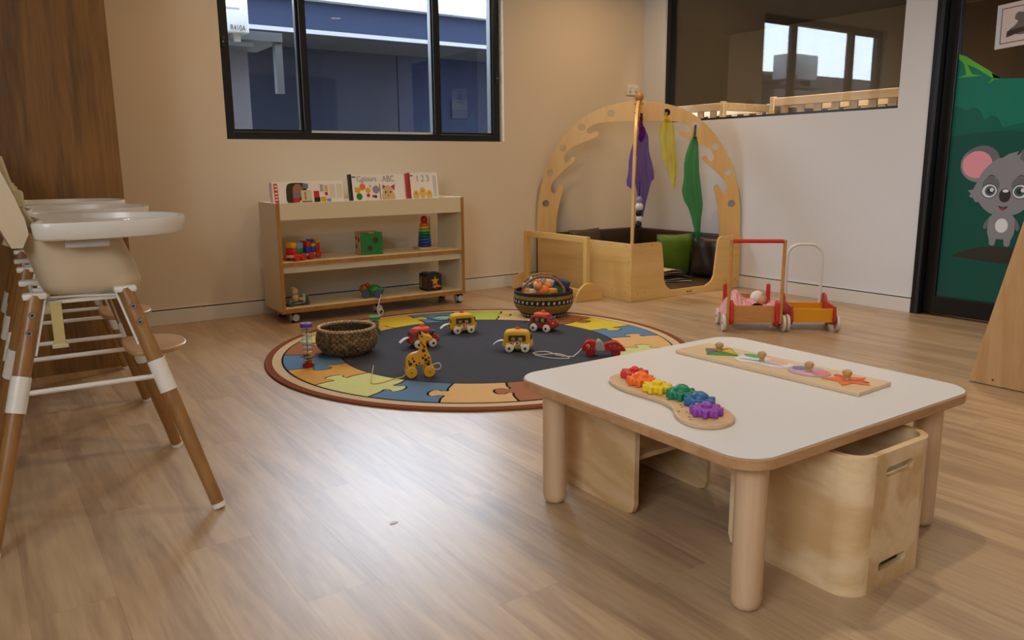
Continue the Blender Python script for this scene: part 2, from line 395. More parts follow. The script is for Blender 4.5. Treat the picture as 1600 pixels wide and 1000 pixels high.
# film print, thin layers on the room side of the glass (y, z outlines)
FX = px + .0185
def film(name, poly, layer, m, parent=None):
    q = B(); q.prism(poly, FX - .0009 * layer - .0007, FX - .0009 * layer, 'x'); return q.obj(name, m, parent or fl_, smooth=False)
fl_ = B().prism([(D1 - .126, .126), (D1 - .126, 1.64), (2.60, 1.625), (2.52, 1.565), (2.45, 1.52), (2.376, 1.472), (2.1, 1.45), (1.8, 1.47), (1.5, 1.55), (D0 + .121, 1.6), (D0 + .121, .126)], FX - .0007, FX, 'x').obj('film', mat('film_dark_green', '0a7560', .35), door, smooth=False)
mg = mat('film_deep_green', '08604f', .35); dg = mat('film_night_green', '075045', .35); lg_ = mat('film_leaf_green', '5cb338', .35)
film('print_hill', smooth_poly([(D1 - .127, 1.30), (2.61, 1.318), (2.56, 1.30), (2.53, 1.315), (2.49, 1.30), (2.45, 1.235), (2.42, 1.26), (2.38, 1.25), (2.34, 1.19), (2.28, 1.20), (2.1, 1.22), (1.8, 1.16), (1.5, 1.2), (D0 + .122, 1.18), (D0 + .122, .9), (1.8, .9), (D1 - .127, .9)], 3), 1, mg)
film('print_hill', [(D1 - .127, 1.14), (2.5, 1.16), (2.3, 1.17), (2.0, 1.12), (1.6, 1.15), (D0 + .122, 1.1), (D0 + .122, .127), (D1 - .127, .127)], 2, dg)
for P in ([(2.64, 1.638), (2.60, 1.622), (2.376, 1.473), (2.43, 1.478), (2.53, 1.545), (2.585, 1.572), (2.55, 1.512), (2.49, 1.497), (2.638, 1.497), (2.585, 1.512), (2.605, 1.58), (2.64, 1.61)],
          [(2.44, 1.512), (2.376, 1.4735), (2.42, 1.468), (2.455, 1.445), (2.425, 1.484)]):
    film('print_leaf', P, 3, lg_)
for cy, w_ in ((2.36, 0),):
    film('print_earth', smooth_poly([(2.565, .396), (2.48, .44), (2.385, .466), (2.28, .474), (2.15, .465), (2.02, .42), (2.0, .395), (2.15, .375), (2.37, .378), (2.5, .386)], 3), 3, mat('film_earth', '2e2e22', .4))
kg = mat('koala_grey', '85868c', .45); kd = mat('koala_dark_grey', '67686e', .45); kp = mat('koala_pink', 'e096a2', .45); kw = mat('film_white', 'dcdce0', .45)
ko = film('print_koala', smooth_poly([(2.289, 1.012), (2.36, .995), (2.425, .93), (2.457, .855), (2.455, .80), (2.43, .735), (2.38, .685), (2.33, .665), (2.289, .660), (2.245, .665), (2.195, .685), (2.145, .735), (2.12, .80), (2.118, .855), (2.15, .93), (2.215, .995)], 3), 6, kg)
for s in (1, -1):
    Y = lambda v: 2.289 + s * (v - 2.289)
    film('ear', ell(Y(2.447), .968, .118, .108, 32), 4, kd if False else kg, ko); film('ear_rim', ell(Y(2.44), .985, .105, .098, 32), 4.4, kd, ko)
    film('ear_inner', ell(Y(2.465), .968, .088, .082, 32), 5, kp, ko)
    film('eye_socket', ell(Y(2.372), .845, .05, .05), 6.5, kd, ko)
    film('eye_ring', ell(Y(2.376), .809, .047, .044), 7, INK, ko); film('eye_white', ell(Y(2.376), .809, .043, .040), 8, kw, ko)
    film('iris', ell(Y(2.372), .810, .030, .030), 9, mat('koala_iris', '45606a', .4), ko); film('pupil', ell(Y(2.372), .810, .017, .017), 10, INK, ko)
    film('eye_glint', ell(2.362 if s == 1 else 2.188, .817, .011, .012), 11, kw, ko)
    film('brow', smooth_poly([(Y(2.40), .888), (Y(2.375), .900), (Y(2.345), .892), (Y(2.375), .907)], 3), 7, INK, ko)
    film('tuft', [(Y(2.455), .86), (Y(2.475), .815), (Y(2.505), .81), (Y(2.485), .79), (Y(2.495), .772), (Y(2.47), .765), (Y(2.455), .74), (Y(2.42), .74)], 5.5, kg, ko)
    film('arm', smooth_poly([(Y(2.345), .665), (Y(2.372), .64), (Y(2.392), .60), (Y(2.385), .575), (Y(2.37), .585), (Y(2.36), .62), (Y(2.34), .64)], 3), 5, kd, ko)
    film('leg', smooth_poly([(Y(2.365), .57), (Y(2.352), .52), (Y(2.345), .483), (Y(2.318), .482), (Y(2.31), .52), (Y(2.295), .56), (Y(2.32), .60)], 3), 5, kg, ko)
film('body', smooth_poly([(2.345, .67), (2.365, .60), (2.36, .55), (2.32, .525), (2.289, .52), (2.26, .525), (2.218, .55), (2.213, .60), (2.233, .67)], 3), 5.2, kg, ko)
film('belly', ell(2.287, .603, .036, .043), 5.8, kw, ko)
film('nose', ell(2.286, .785, .033, .042), 7, INK, ko); film('nose_shine', ell(2.284, .812, .017, .010), 8, kw, ko)
film('mouth', smooth_poly([(2.318, .722), (2.29, .714), (2.262, .722), (2.278, .700), (2.29, .695), (2.30, .700)], 3), 7, INK, ko); film('tongue', ell(2.29, .704, .014, .007), 8, mat('tongue_red', '9e2b2b', .4), ko)
film('hair_tuft', [(2.33, 1.0), (2.29, 1.03), (2.235, 1.045), (2.245, 1.02), (2.215, 1.035), (2.23, .99), (2.289, .98)], 6.4, kg, ko)
# laminated notice on the glass
po = tag(B().prism([(2.438, 1.89), (2.434, 1.64), (2.08, 1.665), (2.084, 1.915)], FX - .008, FX - .0062, 'x').obj('notice', mat('laminated_paper', 'cfc0bc', .25), smooth=False), 'laminated koala notice taped to the glass of the black door', 'notice')
def pprint(n, poly, m, L=0): return B().prism(poly, FX - .0088 - L, FX - .0083 - L, 'x').obj(n, m, po, smooth=False)
for P in ([(2.408, 1.868), (2.408, 1.864), (2.10, 1.884), (2.10, 1.888)], [(2.404, 1.672), (2.404, 1.668), (2.10, 1.688), (2.10, 1.692)], [(2.412, 1.868), (2.408, 1.868), (2.404, 1.668), (2.408, 1.668)]): pprint('border_line', P, INK)
pprint('koala_picture', smooth_poly([(2.365, 1.74), (2.335, 1.765), (2.318, 1.79), (2.335, 1.80), (2.335, 1.825), (2.318, 1.84), (2.29, 1.835), (2.25, 1.84), (2.22, 1.83), (2.215, 1.79), (2.22, 1.74), (2.27, 1.715), (2.32, 1.715)], 3), mat('koala_photo_grey', '615c57', .5))
pprint('branch_picture', [(2.372, 1.738), (2.375, 1.702), (2.30, 1.725), (2.15, 1.74), (2.15, 1.765), (2.31, 1.75)], mat('branch_brown', '3a2418', .5), .0006)
text('Koala', .03, INK, po, (FX - .0090, 2.262, 1.853), (R_(90), 0, R_(-90)))
b = B(); b.prism([(2.438, 1.89), (2.434, 1.64), (2.405, 1.642), (2.408, 1.888)], FX - .0086, FX - .0082, 'x'); b.obj('clear_tape', mat('shiny_tape', 'c3c8d2', .12, bump=.6, bscale=40), po, smooth=False)

# ---- power outlet
o = thing('power_outlet', 'small white power outlet plate on the cream wall above the den', 'outlet', (5.008, YB, 1.626))
b = B(); b.rbox(-.073, .073, -.012, 0, -.045, .045, .004); b.obj('plate', mat('outlet_plastic', 'ddd6ca', .4), o)
for x in (-.038, .03):
    b = B(); b.rbox(x - .014, x + .014, -.016, -.011, .012, .034, .002); b.obj('switch', WHT, o)
    b = B(); b.box(x - .008, x - .004, -.0135, -.0115, -.022, -.008); b.box(x + .004, x + .008, -.0135, -.0115, -.022, -.008); b.box(x - .002, x + .002, -.0135, -.0115, -.036, -.024); b.obj('socket_slots', INK, o)

# ------------------------------------------------------------------ outside the back window
BLUEW = mat('blue_grey_render', '191a23', .9, spec=.1, var=.06, bscale=3)
nb = thing('neighbour_building', 'blue-grey rendered building with white gutter seen through the window', 'building')
BW0, BW1, BE0, BE1 = 13.6, 14.4, 12.0, 13.6
b = B(); b.box(3.3, 6.83, BW0, BW1, -.02, 3.56); b.obj('wall_panel', BLUEW, nb, smooth=False)
b = B(); b.box(6.86, 26, BW0, BW1, -.02, 3.56); b.obj('wall_panel', mat('blue_render', '181b29', .9, spec=.1, var=.06, bscale=3), nb, smooth=False)
b = B(); b.box(3.2, 26.2, BE0 + .08, BW0 + .03, 2.95, 3.02); b.obj('soffit', mat('grey_soffit', '222123', .9), nb, smooth=False)
b = B(); b.box(3.2, 26.2, BE0, BE0 + .1, 2.98, 3.40); b.obj('fascia', mat('blue_fascia', '1a2030', .9, spec=.1), nb, smooth=False)
b = B(); b.rbox(3.2, 26.2, BE0 - .16, BE0 + .03, 3.40, 3.50, .02); b.obj('gutter', mat('exterior_white', 'a9a9ac', .6), nb)
b = B(); b.box(3.2, 26.2, BE0 - .05, BE0, 2.93, 2.99); b.obj('eave_trim', mat('grey_eave_trim', '5f5f64', .6), nb, smooth=False)
b = B(); b.box(4.1, 5.6, BW0 - .05, BW0, -.02, 2.48); b.obj('door_panel', mat('dark_blue_door', '0d111c', .95, spec=.1), nb, smooth=False)
b = B(); b.box(7.97, 8.32, BW0 - .03, BW0, 1.86, 2.21); b.obj('notice_reflection', mat('notice_reflection_grey', '22232b', .9, spec=.1), nb, smooth=False)  # grey plate standing in for a notice reflected in the pane
og = struct(B().box(-14, 16, YB + WT, 30, -.2, -.02).obj('ground_outside', mat('concrete_path', '5d5a56', .9), smooth=False))
wg = thing('store_shed', 'pale lavender-grey store shed outside the left-hand window pane', 'shed')
b = B(); b.box(1.45, 2.10, 6.9, 7.3, 0, 1.98); b.obj('wall', mat('lavender_render', '48474f', .9, var=.04, bscale=3), wg, smooth=False)
b = B(); b.box(1.3, 2.3, 6.6, 7.3, 1.98, 2.05); b.obj('roof_edge', mat('dark_grey_metal', '2e2e32', .6), wg, smooth=False)
b = B(); b.box(2.24, 2.30, 6.62, 6.68, 0, 1.98) if False else b.box(2.24, 2.30, 6.62, 6.68, 1.58, 1.98); b.obj('bracket', MATS['dark_grey_metal'], wg, smooth=False)
ac = thing('air_conditioner', 'white outdoor air conditioner unit lettered R410A at the window edge', 'air conditioner', (1.78, 6.30, 2.02))
b = B(); b.rbox(-.38, .165, 0, .26, -.04, .26, .012); b.obj('casing', mat('ac_enamel', 'a5a5a8', .5), ac)
text('R410A', .058, INK, ac, (.080, -.002, -.008), (R_(90), 0, 0), xs=.70)
b = B(); b.box(-.3, .1, -.004, 0, .13, .14); b.obj('louvre', GREY, ac, smooth=False)
b = B(); b.box(-.36, -.31, .05, .2, -.10, -.04); b.box(.06, .11, .05, .2, -.10, -.04); b.obj('bracket', GREY, ac, smooth=False)
b = B(); b.box(-.6, .2, .04, .28, -.13, -.10); b.obj('shelf_bracket', MATS['dark_grey_metal'], ac, smooth=False)
# brick garden building farther left, mirrored in the interior window
def brickmat():
    m = bpy.data.materials.new('brown_brick'); m.use_nodes = True; nt = m.node_tree; p = nt.nodes['Principled BSDF']
    t = nt.nodes.new('ShaderNodeTexBrick'); t.inputs['Color1'].default_value = lin('45352e'); t.inputs['Color2'].default_value = lin('3b2e28'); t.inputs['Mortar'].default_value = lin('5a5450')
    t.inputs['Scale'].default_value = 3.2; tc = nt.nodes.new('ShaderNodeTexCoord'); mp = nt.nodes.new('ShaderNodeMapping'); mp.inputs['Rotation'].default_value = (R_(90), 0, 0)
    nt.links.new(tc.outputs['Object'], mp.inputs[0]); nt.links.new(mp.outputs[0], t.inputs['Vector']); nt.links.new(t.outputs[0], p.inputs['Base Color']); p.inputs['Roughness'].default_value = .9
    return m
tag(B().box(-12, .6, 11.5, 12, -.02, 2.9).obj('brick_wall', brickmat(), smooth=False), 'brown brick garden wall mirrored in the interior window', 'wall')

# ------------------------------------------------------------------ ceiling downlights (above the picture)
for i, (x, y) in enumerate(DOWNLIGHTS):
    t = thing('downlight', 'round recessed warm ceiling downlight above the room', 'light', (x, y, ZC), 0, 'ceiling downlights')
    b = B(); b.lathe([(.075, -.008), (.085, -.004), (.085, 0), (.062, 0), (.062, -.006)], 24, caps=False); b.obj('trim_ring', WHT, t)
    b = B(); b.lathe([(.0001, -.002), (.062, -.002)], 24, caps=False); b.obj('lens', mat('lit_lens', 'ffd9a8', .5, emit=4), t)
    l = area('downlight_lamp', (0, 0, -.012), (0, 0, 0), .10, .10, DOWN_W[i], WARM if i < 4 else (1.0, .86, .70), 'DISK', 150); l.parent = t

# ------------------------------------------------------------------ toddler table
TZ = .39
tb = thing('toddler_table', 'low square white-topped toddler table with rounded corners and round beech legs', 'table', (1.739, 1.417, 0))
b = B(); b.prism(rrect(-.468, .468, -.433, .433, .082, 10), TZ - .029, TZ - .0025); b.obj('table_core', PLYEDGE, tb, bevel=.003)
b = B(); b.prism(rrect(-.465, .465, -.430, .430, .080, 10), TZ - .0025, TZ); b.obj('tabletop', mat('white_laminate', 'd7d4d0', .38), tb, bevel=.001)
for x in (-.369, .369):
    for y in (-.357, .357):
        b = B(); b.lathe([(.020, 0), (.028, .003), (.034, .012), (.036, .025), (.036, .361)], 28, Matrix.Translation((x, y, 0))); lg = b.obj('leg', BEECH, tb)
        b = B(); b.lathe([(.018, -.0), (.018, .002)], 20, Matrix.Translation((x, y, 0))); b.obj('glide_pad', BLK, lg)

# ------------------------------------------------------------------ bent plywood cube chairs
def cube_chair(label, loc, rz):
    """U-shaped plan, back at local y=0, sides run to local +y"""
    W, D, Hh, t, r = .160, .36, .343, .017, .06
    c = thing('cube_chair', label, 'chair', loc, rz, 'plywood cube chairs under the table')
    def wall(b, pts_o, pts_i, z0, z1):
        n = len(pts_o); A = [[b.bm.verts.new((p[0], p[1], z)) for p in P] for P, z in ((pts_o, z0), (pts_o, z1), (pts_i, z1), (pts_i, z0))]
        for k in range(n - 1):
            for q in range(4): b.bm.faces.new((A[q][k], A[q][k + 1], A[(q + 1) % 4][k + 1], A[(q + 1) % 4][k]))
        b.bm.faces.new([A[q][0] for q in range(4)]); b.bm.faces.new([A[q][-1] for q in range(4)][::-1])
    for s in (-1, 1):
        po = [(s * (W - r + r * math.sin(a)), r - r * math.cos(a)) for a in [R_(9 * k) for k in range(11)]]
        pi = [(s * (W - r + (r - t) * math.sin(a)), r - (r - t) * math.cos(a)) for a in [R_(9 * k) for k in range(11)]]
        b = B(); wall(b, po, pi, 0, Hh)
        b.prism([(r, 0), (D - .03, 0), (D - .008, .008), (D, .03), (D, Hh - .03), (D - .008, Hh - .008), (D - .03, Hh), (r, Hh)], s * (W - t), s * W, 'x')
        b.obj('side_panel', BIRCHZ, c, angle=30)
    b = B(); slot = lambda z: rrect(-.058, .058, z - .0125, z + .0125, .012, 5)
    b.prism([(-(W - r), 0), (W - r, 0), (W - r, Hh), (-(W - r), Hh)], 0, t, 'y', holes=(slot(.293), slot(.055))); b.obj('back_panel', BIRCHZ, c, angle=30)
    b = B(); b.box(-(W - t), W - t, t, D - .03, .15, .165); b.obj('seat', BIRCH, c, bevel=.003)
    return c
cube_chair('bent plywood cube chair with two hand slots facing the viewer at the table', (1.738, .928, 0), 0)
cube_chair('bent plywood cube chair tucked under the far side, behind the left table leg', (1.648, 1.915, 0), math.pi)

# ------------------------------------------------------------------ gear toy on the table
g = thing('gear_toy', 'wooden caterpillar gear board holding six rainbow gears on the white table', 'toy', (0, 0, TZ))
GC = [(1.512, 1.590), (1.480, 1.530), (1.464, 1.452), (1.474, 1.374), (1.462, 1.302), (1.418, 1.240)]
left = [(1.425, 1.58), (1.415, 1.52), (1.418, 1.45), (1.418, 1.39), (1.400, 1.335), (1.368, 1.295), (1.345, 1.245), (1.352, 1.195)]
right = [(1.395, 1.168), (1.450, 1.180), (1.485, 1.225), (1.515, 1.30), (1.528, 1.38), (1.522, 1.45), (1.540, 1.52), (1.560, 1.58), (1.545, 1.635), (1.500, 1.650), (1.452, 1.63)]
b = B(); b.prism(smooth_poly(left + right, 4), 0, .012); bd = b.obj('board', wood('pale_toy_wood', 'd6b48a', 'c29b6c', 'y', 14, 8, .5), g, bevel=.003)
for k in range(22):
    x, y = left[2 + k % 5]; q = B(); q.lathe([(.0028, .0119), (.0028, .0124)], 8, Matrix.Translation((x + .014 + .012 * (k // 5 % 2), y - .01 * (k % 3) + .006 * (k // 5), 0)))
    if k < 12: q.obj('peg_hole', INK, bd)
GCOL = [('gear_red', 'cc2a1e'), ('gear_orange', 'ee6f14'), ('gear_yellow', 'e3c112'), ('gear_green', '0d7a52'), ('gear_blue', '27608e'), ('gear_purple', '8a3fa0')]
for k, (x, y) in enumerate(GC):
    P = []; nt_ = 8
    for q in range(nt_ * 6):
        a = 2 * math.pi * q / (nt_ * 6) + (k % 2) * .39; ph = q % 6; P.append(((.040 if ph in (1, 2, 3) else .029) * math.cos(a), (.040 if ph in (1, 2, 3) else .029) * math.sin(a)))
    m = mat(GCOL[k][0], GCOL[k][1], .45)
    b = B(); b.prism(P, 0, .020); ge = b.obj('gear', m, g, (x, y, .0125), bevel=.003, label=GCOL[k][0].split('_')[1] + ' toothed gear')
    b = B()
    if k in (1, 3, 4): b.ball((0, 0, .018), .022, 16, (1, 1, .8))
    else: b.lathe([(.013, .018), (.013, .026), (.008, .031), (.001, .032)], 16)
    b.obj('gear_cap', m, ge)

# ------------------------------------------------------------------ knob puzzle on the table
pz = thing('knob_puzzle', 'long wooden inset puzzle with four knobbed picture pieces at the table edge', 'puzzle', (1.950, 1.450, TZ), R_(2.5))
b = B(); b.box(-.083, .083, -.315, .315, 0, .012); b.obj('board', wood('pale_puzzle_board', 'dfc6a0', 'd0b188', 'y', 8, 8, .35), pz, bevel=.002)
def piece(y, parts, dx=0):
    o = None
    for n, poly, m, h in parts:
        q = B(); q.prism([(px_ + dx, py_ + y) for px_, py_ in poly], .0122, .0150 + h, 'z'); o2 = q.obj(n, m, o or pz, smooth=False)
        if o is None: o = o2
    q = B(); q.lathe([(.008, .014), (.007, .022), (.011, .028), (.0135, .034), (.012, .040), (.006, .043)], 16, Matrix.Translation((dx, y, 0))); q.obj('knob', OAKKNOB, o)
SOFT = lambda n, c: mat(n, c, .5)
piece(.205, [('kite', [(-.06, 0), (0, -.075), (.06, 0), (0, .055)], SOFT('kite_green', '3f8a3a'), 0), ('kite_quarter', [(.005, .005), (.055, .002), (0, .05)], SOFT('kite_red', 'd4502a'), .0006), ('kite_quarter', [(.005, -.005), (.052, -.002), (.004, -.066)], SOFT('kite_gold', 'c9a02c'), .0006), ('kite_quarter', [(-.054, 0), (-.005, 0), (-.005, .045)], SOFT('kite_slate', '5a5f78'), .0006)])
piece(.045, [('caterpillar', smooth_poly([(-.03, .075), (.03, .08), (.055, .04), (.03, -.03), (.035, -.085), (-.005, -.10), (-.04, -.06), (-.035, 0), (-.055, .04)], 3), SOFT('soft_white_print', 'd5d0cc'), 0), ('leaf', ell(.03, .05, .02, .035), SOFT('soft_green', '53a05e'), .0006), ('wing', ell(.02, -.04, .022, .035), SOFT('soft_pink', 'd9a39a'), .0006), ('stripe', smooth_poly([(-.03, .06), (-.01, .02), (-.01, -.03), (-.01, -.085), (-.02, -.03), (-.022, .02)], 3), SOFT('soft_blue', '7f9fc0'), .0008)])
piece(-.115, [('balloon', ell(0, 0, .05, .062), SOFT('soft_lilac', 'b59ab4'), 0), ('balloon_stripe', ell(.012, .035, .025, .022), SOFT('soft_violet', '76709e'), .0006), ('balloon_stripe', ell(.005, -.035, .03, .022), SOFT('soft_coral', 'd68078'), .0006), ('balloon_stripe', ell(-.03, -.01, .012, .03), SOFT('soft_rose', 'd3a9a4'), .0006)])
piece(-.232, [('starfish', [(.062 * math.cos(R_(36 * k + 18)) * (1 if k % 2 else .5), .068 * math.sin(R_(36 * k + 18)) * (1 if k % 2 else .5)) for k in range(10)], SOFT('starfish_orange', 'd8723a'), 0), ('starfish_arm', [(.0, .0), (.02, .05), (.035, .01)], SOFT('starfish_red', 'c9482a'), .0006), ('starfish_arm', [(.0, -.01), (.02, -.055), (.03, -.02)], SOFT('starfish_red', 'c9482a'), .0006)])

# ------------------------------------------------------------------ high chairs
SHELL = mat('cream_plastic_shell', 'd0bd9c', .32); TRAYM = mat('tray_plastic', 'd9d2c6', .22)
def high_chair(label):
    c = thing('high_chair', label, 'high chair', (0, 0, 0), 0, 'high chairs by the walnut panel')
    fx, fy, tx, ty, th = .287, .319, .112, .150, .655
    for sx in (1, -1):
        for sy in (1, -1):
            P = lambda t: Vector((sx * (fx + (tx - fx) * t), sy * (fy + (ty - fy) * t), th * t))
            b = B(); b.tube([P(.022), P(.55), P(1.0)], [.0185, .0225, .0215], 16); lg = b.obj('leg', TEAK, c)
            b = B(); b.tube([P(0.0), P(.006), P(.026)], [.014, .0195, .0195], 16); b.obj('foot_cap', WHITEP, lg)
            b = B(); b.tube([P(.545), P(.685)], [.0248, .0248], 16); b.obj('joint_sleeve', WHITEP, lg)
            for tt in (.86, .93):
                q = P(tt); b = B(); b.cyl(q + Vector((0, -.0225, 0)), q + Vector((0, -.027, 0)), .009, .008, 12); bo = b.obj('bolt', STEEL, lg)
                b = B(); b.cyl(q + Vector((0, -.027, 0)), q + Vector((0, -.0275, 0)), .004, .004, 8); b.obj('bolt_socket', INK, bo)
            b = B(); b.tube([P(.99) + Vector((-sx * .026, 0, 0)), P(.76) + Vector((-sx * .026, 0, 0))], .004, 6); b.obj('bracket_wire', WHITEM, lg)
            b = B(); b.rbox(-.03, .03, -.02, .02, -.008, .01, .006, 2, Matrix.Translation(P(1.0))); b.obj('leg_socket', WHITEP, lg)
    for sy in (1, -1):
        t = .615; x = fx + (tx - fx) * t; y = sy * (fy + (ty - fy) * t); z = th * t
        b = B(); b.cyl((-x, y, z), (x, y, z), .0075, .0075, 10); b.obj('side_rod', WHITEM, c)
    b = B(); b.tube([(tx, ty, th - .01), (-tx, ty, th - .01), (-tx, -ty, th - .01), (tx, -ty, th - .01)], .008, 8, True); b.tube([(-tx, 0, th - .005), (tx, 0, th - .005)], .008, 8); b.obj('seat_frame', WHITEM, c)
    # seat bucket
    def sup(x0, x1, hy, z, e=3.2, n=36):
        cx, hx = (x0 + x1) / 2, (x1 - x0) / 2; out = []
        for k in range(n):
            a = 2 * math.pi * k / n; ca, sa = math.cos(a), math.sin(a)
            out.append((cx + hx * math.copysign(abs(ca) ** (2 / e), ca), hy * math.copysign(abs(sa) ** (2 / e), sa), z))
        return out
    O = [(-.055, .14, .11, .640), (-.085, .168, .135, .650), (-.095, .172, .150, .675), (-.105, .160, .158, .72), (-.120, .140, .165, .77), (-.140, .120, .172, .825)]
    rings = [sup(*o[:3], o[3]) for o in O] + [sup(o[0] + .012, o[1] - .012, o[2] - .012, o[3] + (.012 if i else 0), 3.2) for i, o in enumerate(O[::-1][:-1])]
    b = B(); b.loft(rings); b.obj('seat_shell', SHELL, c, angle=60)
    # backrest: curved slab rising behind the tray
    prof = [(-.125, .79), (-.108, .83), (-.112, .87), (-.130, .94), (-.155, 1.02), (-.175, 1.085), (-.20, 1.10), (-.225, 1.08), (-.215, 1.02), (-.195, .94), (-.182, .88), (-.165, .83), (-.15, .79)]
    def ring(s):
        k = 1 - .10 * abs(s) ** 3; y = s * .175
        return [(x - .045 * (1 - s * s) * (1 if i < 7 else .2), y, .79 + (z - .79) * k) for i, (x, z) in enumerate(prof)]
    b = B(); b.loft([ring(-1 + 2 * k / 14) for k in range(15)]); br = b.obj('backrest', SHELL, c, angle=60)
    for y in (-.06, .06):
        b = B(); b.tube([(-.150, y, 1.03), (-.138, y, .97), (-.118, y, .90), (-.095, y, .85), (-.08, y * .6, .80)], .007, 6); st = b.obj('harness_strap', mat('cream_webbing', 'cbbd9a', .8), br)
        b = B(); b.rbox(-.012, .012, -.018, .018, -.022, .022, .005, 2, Matrix.Translation((-.118, y, .915))); b.obj('buckle', mat('straw_plastic', 'c8b98c', .4), st)
    b = B(); b.rbox(-.014, .014, -.0015, .0015, -.12, 0, .001, 1, Matrix.Translation((-.065, -.152, .635))); sp = b.obj('hanging_strap', mat('straw_webbing', 'c2ad72', .8), c)
    b = B(); b.rbox(-.02, .02, -.004, .004, -.008, .004, .002, 2, Matrix.Translation((-.065, -.152, .513))); b.obj('strap_clip', mat('straw_plastic', 'c8b98c', .4), sp)
    for y in (-.1375, .1375):
        b = B(); b.rbox(-.095, .12, y - .0075, y + .0075, .628, .648, .004, 2); b.obj('seat_rail', WHITEP, c)
    # tray
    def tr(s, z, d=0): 
        P = smooth_poly([(-.095, .235), (.04, .250), (.16, .228), (.25, .175), (.30, .09), (.312, 0), (.30, -.09), (.25, -.175), (.16, -.228), (.04, -.250), (-.095, -.235), (-.085, -.12), (-.075, 0), (-.085, .12)], 4)
        cx = .12; return [(cx + (x - cx) * s, y * (s + d), z) for x, y in P]
    b = B(); b.loft([tr(.93, .808), tr(.97, .810), tr(.985, .817), tr(1.0, .851), tr(.992, .856), tr(.968, .855), tr(.95, .838), tr(.90, .834)]); ty_ = b.obj('tray', TRAYM, c, angle=50)
    b = B(); b.lathe([(.044, .838), (.048, .8395), (.044, .841), (.040, .8385)], 24, Matrix.Translation((.20, .10, -.003)), caps=False); b.obj('cup_ring', TRAYM, ty_)
    for y in (-.205, .205):
        b = B(); b.rbox(-.03, .08, y - .01, y + .01, .786, .810, .004, 2); b.obj('tray_clip', mat('grey_clip', 'b9b2ae', .4), ty_)
    # footrest
    P = smooth_poly([(.115, .10), (.16, .135), (.225, .125), (.275, .075), (.288, 0), (.275, -.075), (.225, -.125), (.16, -.135), (.115, -.10)], 4)
    b = B(); b.prism(P, .447, .462); b.obj('footrest', wood('footrest_wood', 'bd9463', 'a0764a', 'y', 14, 8, .35, coat=.3), c, bevel=.005, bseg=3)
    for y in (-.19, .19):
        b = B(); b.rbox(.15, .20, y - .006 - math.copysign(.03, y), y + .006 - math.copysign(.03, y), .42, .447, .003, 2); b.obj('footrest_bracket', STEEL, c)
    return c
hc = high_chair('wooden-legged white high chair nearest the viewer, its tray foremost')
hc.location = (.250, 2.640, 0); hc.rotation_euler = (0, 0, R_(-1.5))
for lab, x, y in (('wooden-legged white high chair in the middle of the row of three', .272, 3.318), ('wooden-legged white high chair farthest back, against the walnut panel', .298, 4.000)):
    d = copy_tree(hc); d['label'] = lab; d.location = (x, y, 0); d.rotation_euler = (0, 0, R_(-1.5))

# ------------------------------------------------------------------ mobile book shelf
LAM = mat('ivory_laminate', 'd9c9a8', .5); EDGE = wood('shelf_edge_ply', 'b4803c', '956224', 'z', 20, 10, .5)
sh = thing('mobile_shelf', 'low ivory shelf unit on castors with wood edging under the window', 'shelf', (0, 0, 0))
SX0, SX1, SY0, SY1, SZ0, SZ1 = 1.600, 2.955, 4.90, 5.25, .078, .768
for x0, x1 in ((SX0, SX0 + .022), (SX1 - .022, SX1)):
    b = B(); b.box(x0, x1, SY0 + .003, SY1, SZ0, SZ1); sp = b.obj('side_panel', LAM, sh, smooth=False)
    b = B(); b.box(x0 - .0005, x1 + .0005, SY0, SY0 + .003, SZ0, SZ1); b.obj('edge_strip', EDGE, sp, smooth=False)
def board(n, y0, y1, z0, z1, edge=True):
    b = B(); b.box(SX0 + .022, SX1 - .022, y0 + .003, y1, z0, z1); o = b.obj(n, LAM, sh, smooth=False)
    if edge:
        b = B(); b.box(SX0 + .022, SX1 - .022, y0, y0 + .003, z0, z1 - .002); b.obj('edge_strip', EDGE, o, smooth=False)
board('bottom_shelf', SY0 + .0, SY1, SZ0, SZ0 + .022); board('middle_shelf', SY0 + .0, SY1, .372, .396)
board('top_shelf', SY0 + .02, SY1, .66, .682, False)
board('front_fascia', SY0 + .0, SY0 + .02, .662, SZ1, False); board('back_fascia', SY1 - .018, SY1, .682, SZ1, False)
b = B(); b.box(SX0 + .022, SX1 - .022, SY0 + .025, SY0 + .04, .325, .372); b.obj('support_rail', LAM, sh, smooth=False)
b = B(); b.box(SX0, SX1, SY0, SY1, SZ0 - .008, SZ0); b.obj('base_board', EDGE, sh, smooth=False)
for x in (SX0 + .09, (SX0 + SX1) / 2, SX1 - .03):
    for y in (SY0 + .05, SY1 - .05):
        if y > SY1 - .1 and x > 1.8 and x < 2.5: continue
        ca = B(); ca.cyl((x, y, .052), (x, y, SZ0 - .008), .012, .016, 10); ca.rbox(x - .012, x + .024, y - .03, y + .03, .040, .066, .006, 2); c_ = ca.obj('castor', BLK, sh)
        for dx in (-.012, .014):
            b = B(); b.cyl((x + dx - .009, y, .034), (x + dx + .009, y, .034), .034, .034, 20); wl = b.obj('castor_wheel', BLK, c_, bevel=.004)
        b = B(); b.cyl((x - .026, y - .0, .034), (x - .021, y, .034), .022, .024, 16); b.cyl((x, y - .031, .034), (x, y - .036, .034), .024, .022, 16); b.obj('castor_cap', mat('grey_castor_cap', 'b8b4ae', .4), c_)

